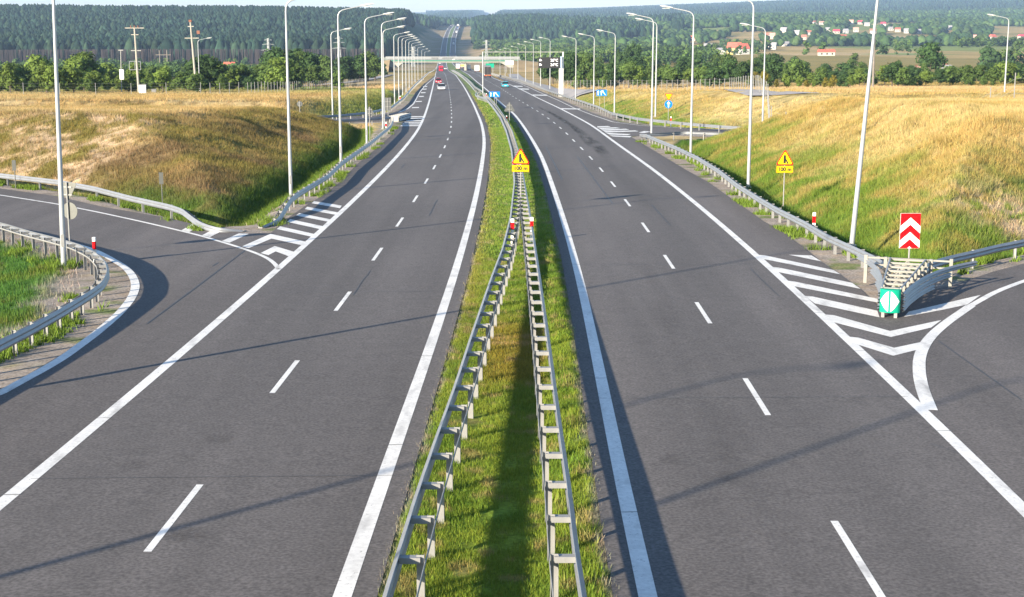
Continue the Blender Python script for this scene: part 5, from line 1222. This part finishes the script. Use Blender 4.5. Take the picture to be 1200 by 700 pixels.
f1 = field_pts(3800, (690, 1260), (760, 1900), lambda x, D, px: (hedge(px, D, .56, 8) & ~((px > 840) & (D > 830) & (D < 1560) & (vnoise(px * .11, D * .02, 6) < .86))) & clear_view(x, D, px))
f4 = field_pts(1200, (-60, 500), (560, 1250), lambda x, D, px: hedge(px, D, .45, 15) & (px < 505))
al = np.concatenate([f, f1]); tag(merged_leafy('distant_woodland', al, rng.uniform(6, 12, len(al)), rng, dec2), kind='stuff')
tag(merged_leafy('valley_woodland', f4, rng.uniform(3.5, 7, len(f4)), rng, dec2), kind='stuff')
f3 = field_pts(7500, (640, 1260), (1900, 3300), lambda x, D, px: hedge(px, D, .44, 12) & clear_view(x, D, px)); f6 = field_pts(7000, (660, 1260), (3200, 4800), lambda x, D, px: hedge(px, D, .36, 33))
al = np.concatenate([f3, f6]); tag(merged_trees('village_woodland', al, rng.uniform(8, 15, len(al)), rng, 'round', dec), kind='stuff')
f = field_pts(26000, (500, 1300), (4700, 11500), lambda x, D, px: D > 0)
tag(merged_trees('far_hill_forest', f, rng.uniform(14, 24, len(f)), rng, 'conifer', con), kind='stuff')

# ------------------------------------------------------------------ houses
def house(px, py, D, w_, dpt, hw, hr_, wallc, roofc, label, rz=None, group='houses of the village'):
    p = at(px, py, D); z = gz1(p[0], D); r = empty('house', (p[0], D, z), R(rng.uniform(-35, 35)) if rz is None else rz, label, 'house', group)
    wl_ = MB().box((0, 0, hw / 2 - 1), (w_, dpt, hw + 2)).build('wall', wallc, r)
    MB().prism([(-dpt / 2 - .6, hw - .2), (dpt / 2 + .6, hw - .2), (0, hw + hr_)], 'x', -w_ / 2 - .5, w_ / 2 + .5).build('roof', roofc, r)
    MB().box((w_ * .2, .6, hw + hr_ * .8), (.8, .8, 1.6)).build('chimney', M['rust'], r)
    k = max(2, int(w_ / 3.5))
    for i in range(min(k, 5)): MB().box((-w_ / 2 + (i + .5) * w_ / min(k, 5), -dpt / 2 - .03, hw * .5), (1.1, .08, 1.3)).build('window', M['glass'], r)
wc = [mat(f'wall_{i}', c, .85, 0, .05, .2) for i, c in enumerate([(.52, .50, .47), (.48, .43, .37), (.42, .41, .40), (.62, .50, .20)])]
rc = [mat(f'roof_{i}', c, .8, 0, .12, .3) for i, c in enumerate([(.50, .12, .08), (.60, .06, .10), (.42, .16, .11), (.34, .33, .34), (.55, .30, .24)])]
HS = [(954, 26.5, 0, 2), (963, 27.5, 0, 4), (997, 26.5, 0, 4), (1008, 26.5, 1, 1), (1016, 29, 0, 3), (1035, 28.5, 0, 1), (1052, 35.5, 1, 0), (1044, 34, 0, 3), (980, 38.5, 1, 1), (991, 38, 2, 3), (1078, 37, 0, 3), (1113, 33, 0, 3), (1141, 47, 0, 4), (1163, 46.5, 2, 0), (1197, 46.5, 1, 1),
      (905, 46, 1, 4), (921, 50, 0, 3), (918.5, 38, 1, 3), (902, 45, 2, 2), (942, 46, 1, 2), (934, 41, 0, 3), (947, 41, 2, 2), (988, 44, 2, 0), (971, 36, 0, 3), (1003, 36, 2, 4), (1023, 38, 0, 2), (1062, 37, 2, 3), (915, 34, 1, 3), (905, 54, 0, 3), (830, 54, 2, 3), (812, 46, 1, 0), (930, 36, 0, 2), (952, 49, 2, 0)]
adj = ['white', 'cream', 'grey', 'yellow']; radj = ['red', 'bright red', 'brown red', 'grey', 'faded pink']
def D_of(py): return float(np.interp(py, [26, 30, 36, 42, 48, 56], [2900, 2750, 2550, 2350, 2150, 1500]))
for i, (px, py, a, b_) in enumerate(HS):
    D = D_of(py); p = at(px, py, D); pos = 'left' if px < 925 else 'middle' if px < 1010 else 'right'; row = 'upper' if py < 31 else 'middle' if py < 42 else 'lower'
    # stand it on the ground, higher where the trees would hide it
    house(px, py, D, rng.uniform(7, 10.5), rng.uniform(6, 8), rng.uniform(3.8, 5.2), rng.uniform(2.6, 3.8), wc[a], rc[b_], f'{adj[a]} house with {radj[b_]} roof, {NTH[sum(1 for h in HS if h[0] < px)] if sum(1 for h in HS if h[0] < px) < 20 else NTH[sum(1 for h in HS if h[0] > px)]} from the {"left" if sum(1 for h in HS if h[0] < px) < 20 else "right"} in the village')
house(861, 51, 1500, 13, 10, 6.5, 5.5, wc[3], rc[0], 'yellow house with a red roof among the trees', R(-25)); house(870, 52, 1490, 11, 10, 6, 5, wc[0], rc[0], 'white house with a steep red roof beside the yellow one', R(20))
house(846, 51, 1520, 22, 9, 4.5, 2.0, wc[0], rc[3], 'long low white barn left of the yellow house', 0); house(968.5, 57, 1150, 12, 6, 3, 1.8, wc[1], rc[0], 'low shed with a long red roof at the edge of the golden field', 0)
house(1108, 71, 640, 5, 4, 3, 1.2, wc[0], rc[3], 'small white building right of the tallest tree', R(15)); house(1072, 73, 640, 5, 4, 2.4, 1.2, wc[1], rc[4], 'low pinkish hut left of the tallest tree', 0)
house(325, 62, 1340, 11, 8, 5, 5, wc[2], rc[1], 'magenta roofed house by the left pylon', R(10)); house(269, 77, 1020, 7, 6, 3, 3, wc[0], rc[0], 'tiny white house between the left bushes and the forest', 0)
house(704, 50.5, 1700, 14, 9, 5, 3.5, wc[2], rc[2], 'grey house with a brown roof among the trees right of the gantry', 0)

# ------------------------------------------------------------------ grass and weeds
def blades(name, X, Y, h_, w_, per=3, lean=.5, tint=1.0, zoff=0., spread=.08):
    ex = np.full(len(X), 99.)
    for ln in SIDE_LINES:
        if Y.max() > ln[:, 1].min() and Y.min() < ln[:, 1].max() + 10:
            for (x1, y1), (x2, y2) in zip(ln[:-1], ln[1:]):
                t = np.clip(((X - x1) * (x2 - x1) + (Y - y1) * (y2 - y1)) / ((x2 - x1) ** 2 + (y2 - y1) ** 2), 0, 1); ex = np.minimum(ex, np.hypot(X - x1 - t * (x2 - x1), Y - y1 - t * (y2 - y1)))
    m_ = ex > 4.5
    X, Y = X[m_], Y[m_]; h_ = h_[m_] if np.ndim(h_) else h_; w_ = w_[m_] if np.ndim(w_) else w_
    n = len(X); X = np.repeat(X, per) + RNG.normal(0, spread, n * per); Y = np.repeat(Y, per) + RNG.normal(0, spread, n * per)
    rel_ = relief(X, Y); Z = ground_z(X, Y, rel_) + zoff; col = ground_col(X, Y, rel_)
    ok = ~((col[:, 2] > .165) & (RNG.uniform(0, 1, len(X)) < .75)); X, Y, Z, col = X[ok], Y[ok], Z[ok], col[ok]; N = len(X)
    hh = np.repeat(np.broadcast_to(h_, (n,)), per)[ok] * RNG.uniform(.55, 1.25, N); ww = np.repeat(np.broadcast_to(w_, (n,)), per)[ok] * RNG.uniform(.6, 1.3, N)
    a = RNG.uniform(0, 6.28, N); l = RNG.uniform(0, lean, N) * hh; b_ = RNG.uniform(0, 6.28, N)
    dx, dy = np.cos(a) * ww / 2, np.sin(a) * ww / 2
    V = np.stack([np.stack([X - dx, Y - dy, Z - .02], 1), np.stack([X + dx, Y + dy, Z - .02], 1), np.stack([X + np.cos(b_) * l, Y + np.sin(b_) * l, Z + hh], 1)], 1).reshape(-1, 3)
    c = col * RNG.uniform(.72, 1.32, (N, 1)) * tint; c[:, 0] *= RNG.uniform(.85, 1.2, N); cv = np.repeat(np.clip(c, .005, 1), 3, 0)
    tag(raw_mesh(name, V, np.arange(3 * N).reshape(-1, 3), M['blade'], cv), kind='stuff')
def uni(n, x0, x1, y0, y1, keep_=None, pw=1.0):
    x = RNG.uniform(x0, x1, n); y = y0 + (y1 - y0) * RNG.uniform(0, 1, n) ** pw
    if keep_ is not None: m_ = keep_(x, y); x, y = x[m_], y[m_]
    return x, y
inmed = lambda e: (lambda x, y: (x > LR(y) + .5 + e) & (x < RL(y) - .5 - e))
x, y = uni(95000, -3.2, 2.6, 19, 62, inmed(.12), 1.25); thin = vnoise(x * 2.3, y * 2.3, 77) > .20; x, y = x[thin], y[thin]
blades('median_grass', x, y, .075 + .05 * vnoise(x * 1.5, y * 1.5, 5), .014, 3, .8, 1.05)
x, y = uni(30000, -6, 3, 60, 170, inmed(.1), 1.2); blades('median_grass', x, y, .11, .035, 3, .8, 1.05)
x, y = uni(9000, -16, 2, 170, 330, inmed(.1)); blades('median_grass', x, y, .18, .09, 3, .8, 1.05)
# taller weeds on the right side of the median and along the barriers
x, y = uni(9000, -1, 2.6, 19, 70, lambda x, y: (x > RL(y) - 1.55) & (x < RL(y) - .6) & (vnoise(x * 2.5, y * .9, 88) > .50)); blades('median_weeds', x, y, .22, .022, 4, .7, 1.15)
x, y = uni(5000, -3.2, 0, 19, 70, lambda x, y: (x < LR(y) + 1.5) & (x > LR(y) + .62) & (vnoise(x * 2.5, y * .9, 89) > .60)); blades('median_weeds', x, y, .18, .02, 4, .7, 1.1)
x, y = uni(45000, -34, -12.5, 24, 74, lambda x, y: (sdf(x, y, ISL) < .4) & (x > -y * .37 - 2)); blades('island_grass', x, y, .20, .03, 3, .7, 1.0)
def inn(poly, e0, e1): return lambda x, y: (lambda s_: (s_ < -e0) & (s_ > -e1) & (np.abs(x) < y * .37 + 2))(sdf(x, y, poly))
x, y = uni(120000, 13, 62, 54, 152, inn(MR, .4, 80), 1.15); blades('bank_grass', x, y, .20 + .20 * vnoise(x * .35, y * .35, 6), .028, 6, 1.0, 1.06, spread=.12)
x, y = uni(90000, -52, -12, 68, 180, inn(ML, .3, 80), 1.1); blades('bank_grass', x, y, .20 + .18 * vnoise(x * .35, y * .35, 7), .032, 6, 1.0, 1.04, spread=.12)
x, y = uni(60000, 8, 110, 150, 330, inn(NR, .5, 200)); blades('bank_grass', x, y, .26, .055, 5, 1.0, 1.05, spread=.2)
x, y = uni(60000, -110, -14, 150, 300, inn(NL, .5, 200)); blades('field_grass', x, y, .34, .06, 5, .9, 1.05, spread=.2)
x, y = uni(50000, -95, 95, 110, 260, lambda x, y: ((sdf(x, y, ML) < -10) | (sdf(x, y, MR) < -18)) & (np.abs(x) < y * .38 + 3)); blades('field_grass', x, y, .30, .05, 5, .9, 1.08, spread=.2)
x, y = uni(60000, -150, 170, 260, 420, lambda x, y: (np.maximum(LL(y) - x, x - RR(y)) > 9) & (np.abs(x) < y * .38 + 3)); blades('field_grass', x, y, .45, .11, 5, .8, 1.05, spread=.3)
# weeds in the gravel beside the rails
def near_rail(pts, n, sp, side_lo, side_hi):
    q = resample(pts, .5); i = RNG.integers(0, len(q), n); d, nr = frame(q); t = RNG.uniform(side_lo, side_hi, n)
    return q[i, 0] + nr[i, 0] * t + RNG.normal(0, .08, n), q[i, 1] + nr[i, 1] * t
for q_, lo, hi, seed in ((r3f, -.9, .5, 3), (r7f, -.5, .9, 4), (r9, -1.4, .15, 5), (r5f, -.2, .8, 6), (r6f, -.3, 1.2, 8)):
    x, y = near_rail(q_, 9000, .3, lo, hi); m_ = (vnoise(x * .9, y * .55, seed) > .64) & (y < 170) & (y > 20); x, y = x[m_], y[m_]
    n_ = len(x); rel_ = relief(x, y); z = ground_z(x, y, rel_); per = 3; N = n_ * per; X = np.repeat(x, per) + RNG.normal(0, .07, N); Y = np.repeat(y, per) + RNG.normal(0, .07, N); Z = np.repeat(z, per)
    hh = RNG.uniform(.08, .32, N) * (.6 + .8 * vnoise(X * .8, Y * .8, 2)); a = RNG.uniform(0, 6.28, N); b_ = RNG.uniform(0, 6.28, N); ww = .022
    V = np.stack([np.stack([X - np.cos(a) * ww, Y - np.sin(a) * ww, Z], 1), np.stack([X + np.cos(a) * ww, Y + np.sin(a) * ww, Z], 1), np.stack([X + np.cos(b_) * hh * .5, Y + np.sin(b_) * hh * .5, Z + hh], 1)], 1).reshape(-1, 3)
    cc_ = C['lawn'] * RNG.uniform(.7, 1.6, (N, 1)); tag(raw_mesh('verge_weeds', V, np.arange(3 * N).reshape(-1, 3), M['blade'], np.repeat(cc_, 3, 0)), kind='stuff')

# ------------------------------------------------------------------ air
hz = MB(); x0, x1, y0, y1, z0_, z1_ = -8200, 8200, -80, 13600, -75, 185
hz.box(((x0 + x1) / 2, (y0 + y1) / 2, (z0_ + z1_) / 2), (x1 - x0, y1 - y0, z1_ - z0_))
hm = bpy.data.materials.new('haze'); hm.use_nodes = True; n = hm.node_tree.nodes; n.remove(n['Principled BSDF'])
pv = n.new('ShaderNodeVolumePrincipled'); pv.inputs['Color'].default_value = (.48, .68, 1.0, 1); pv.inputs['Density'].default_value = 8.0e-5; pv.inputs['Anisotropy'].default_value = .0
hm.node_tree.links.new(pv.outputs[0], n['Material Output'].inputs['Volume'])
ho = hz.build('haze', hm); tag(ho, kind='stuff')
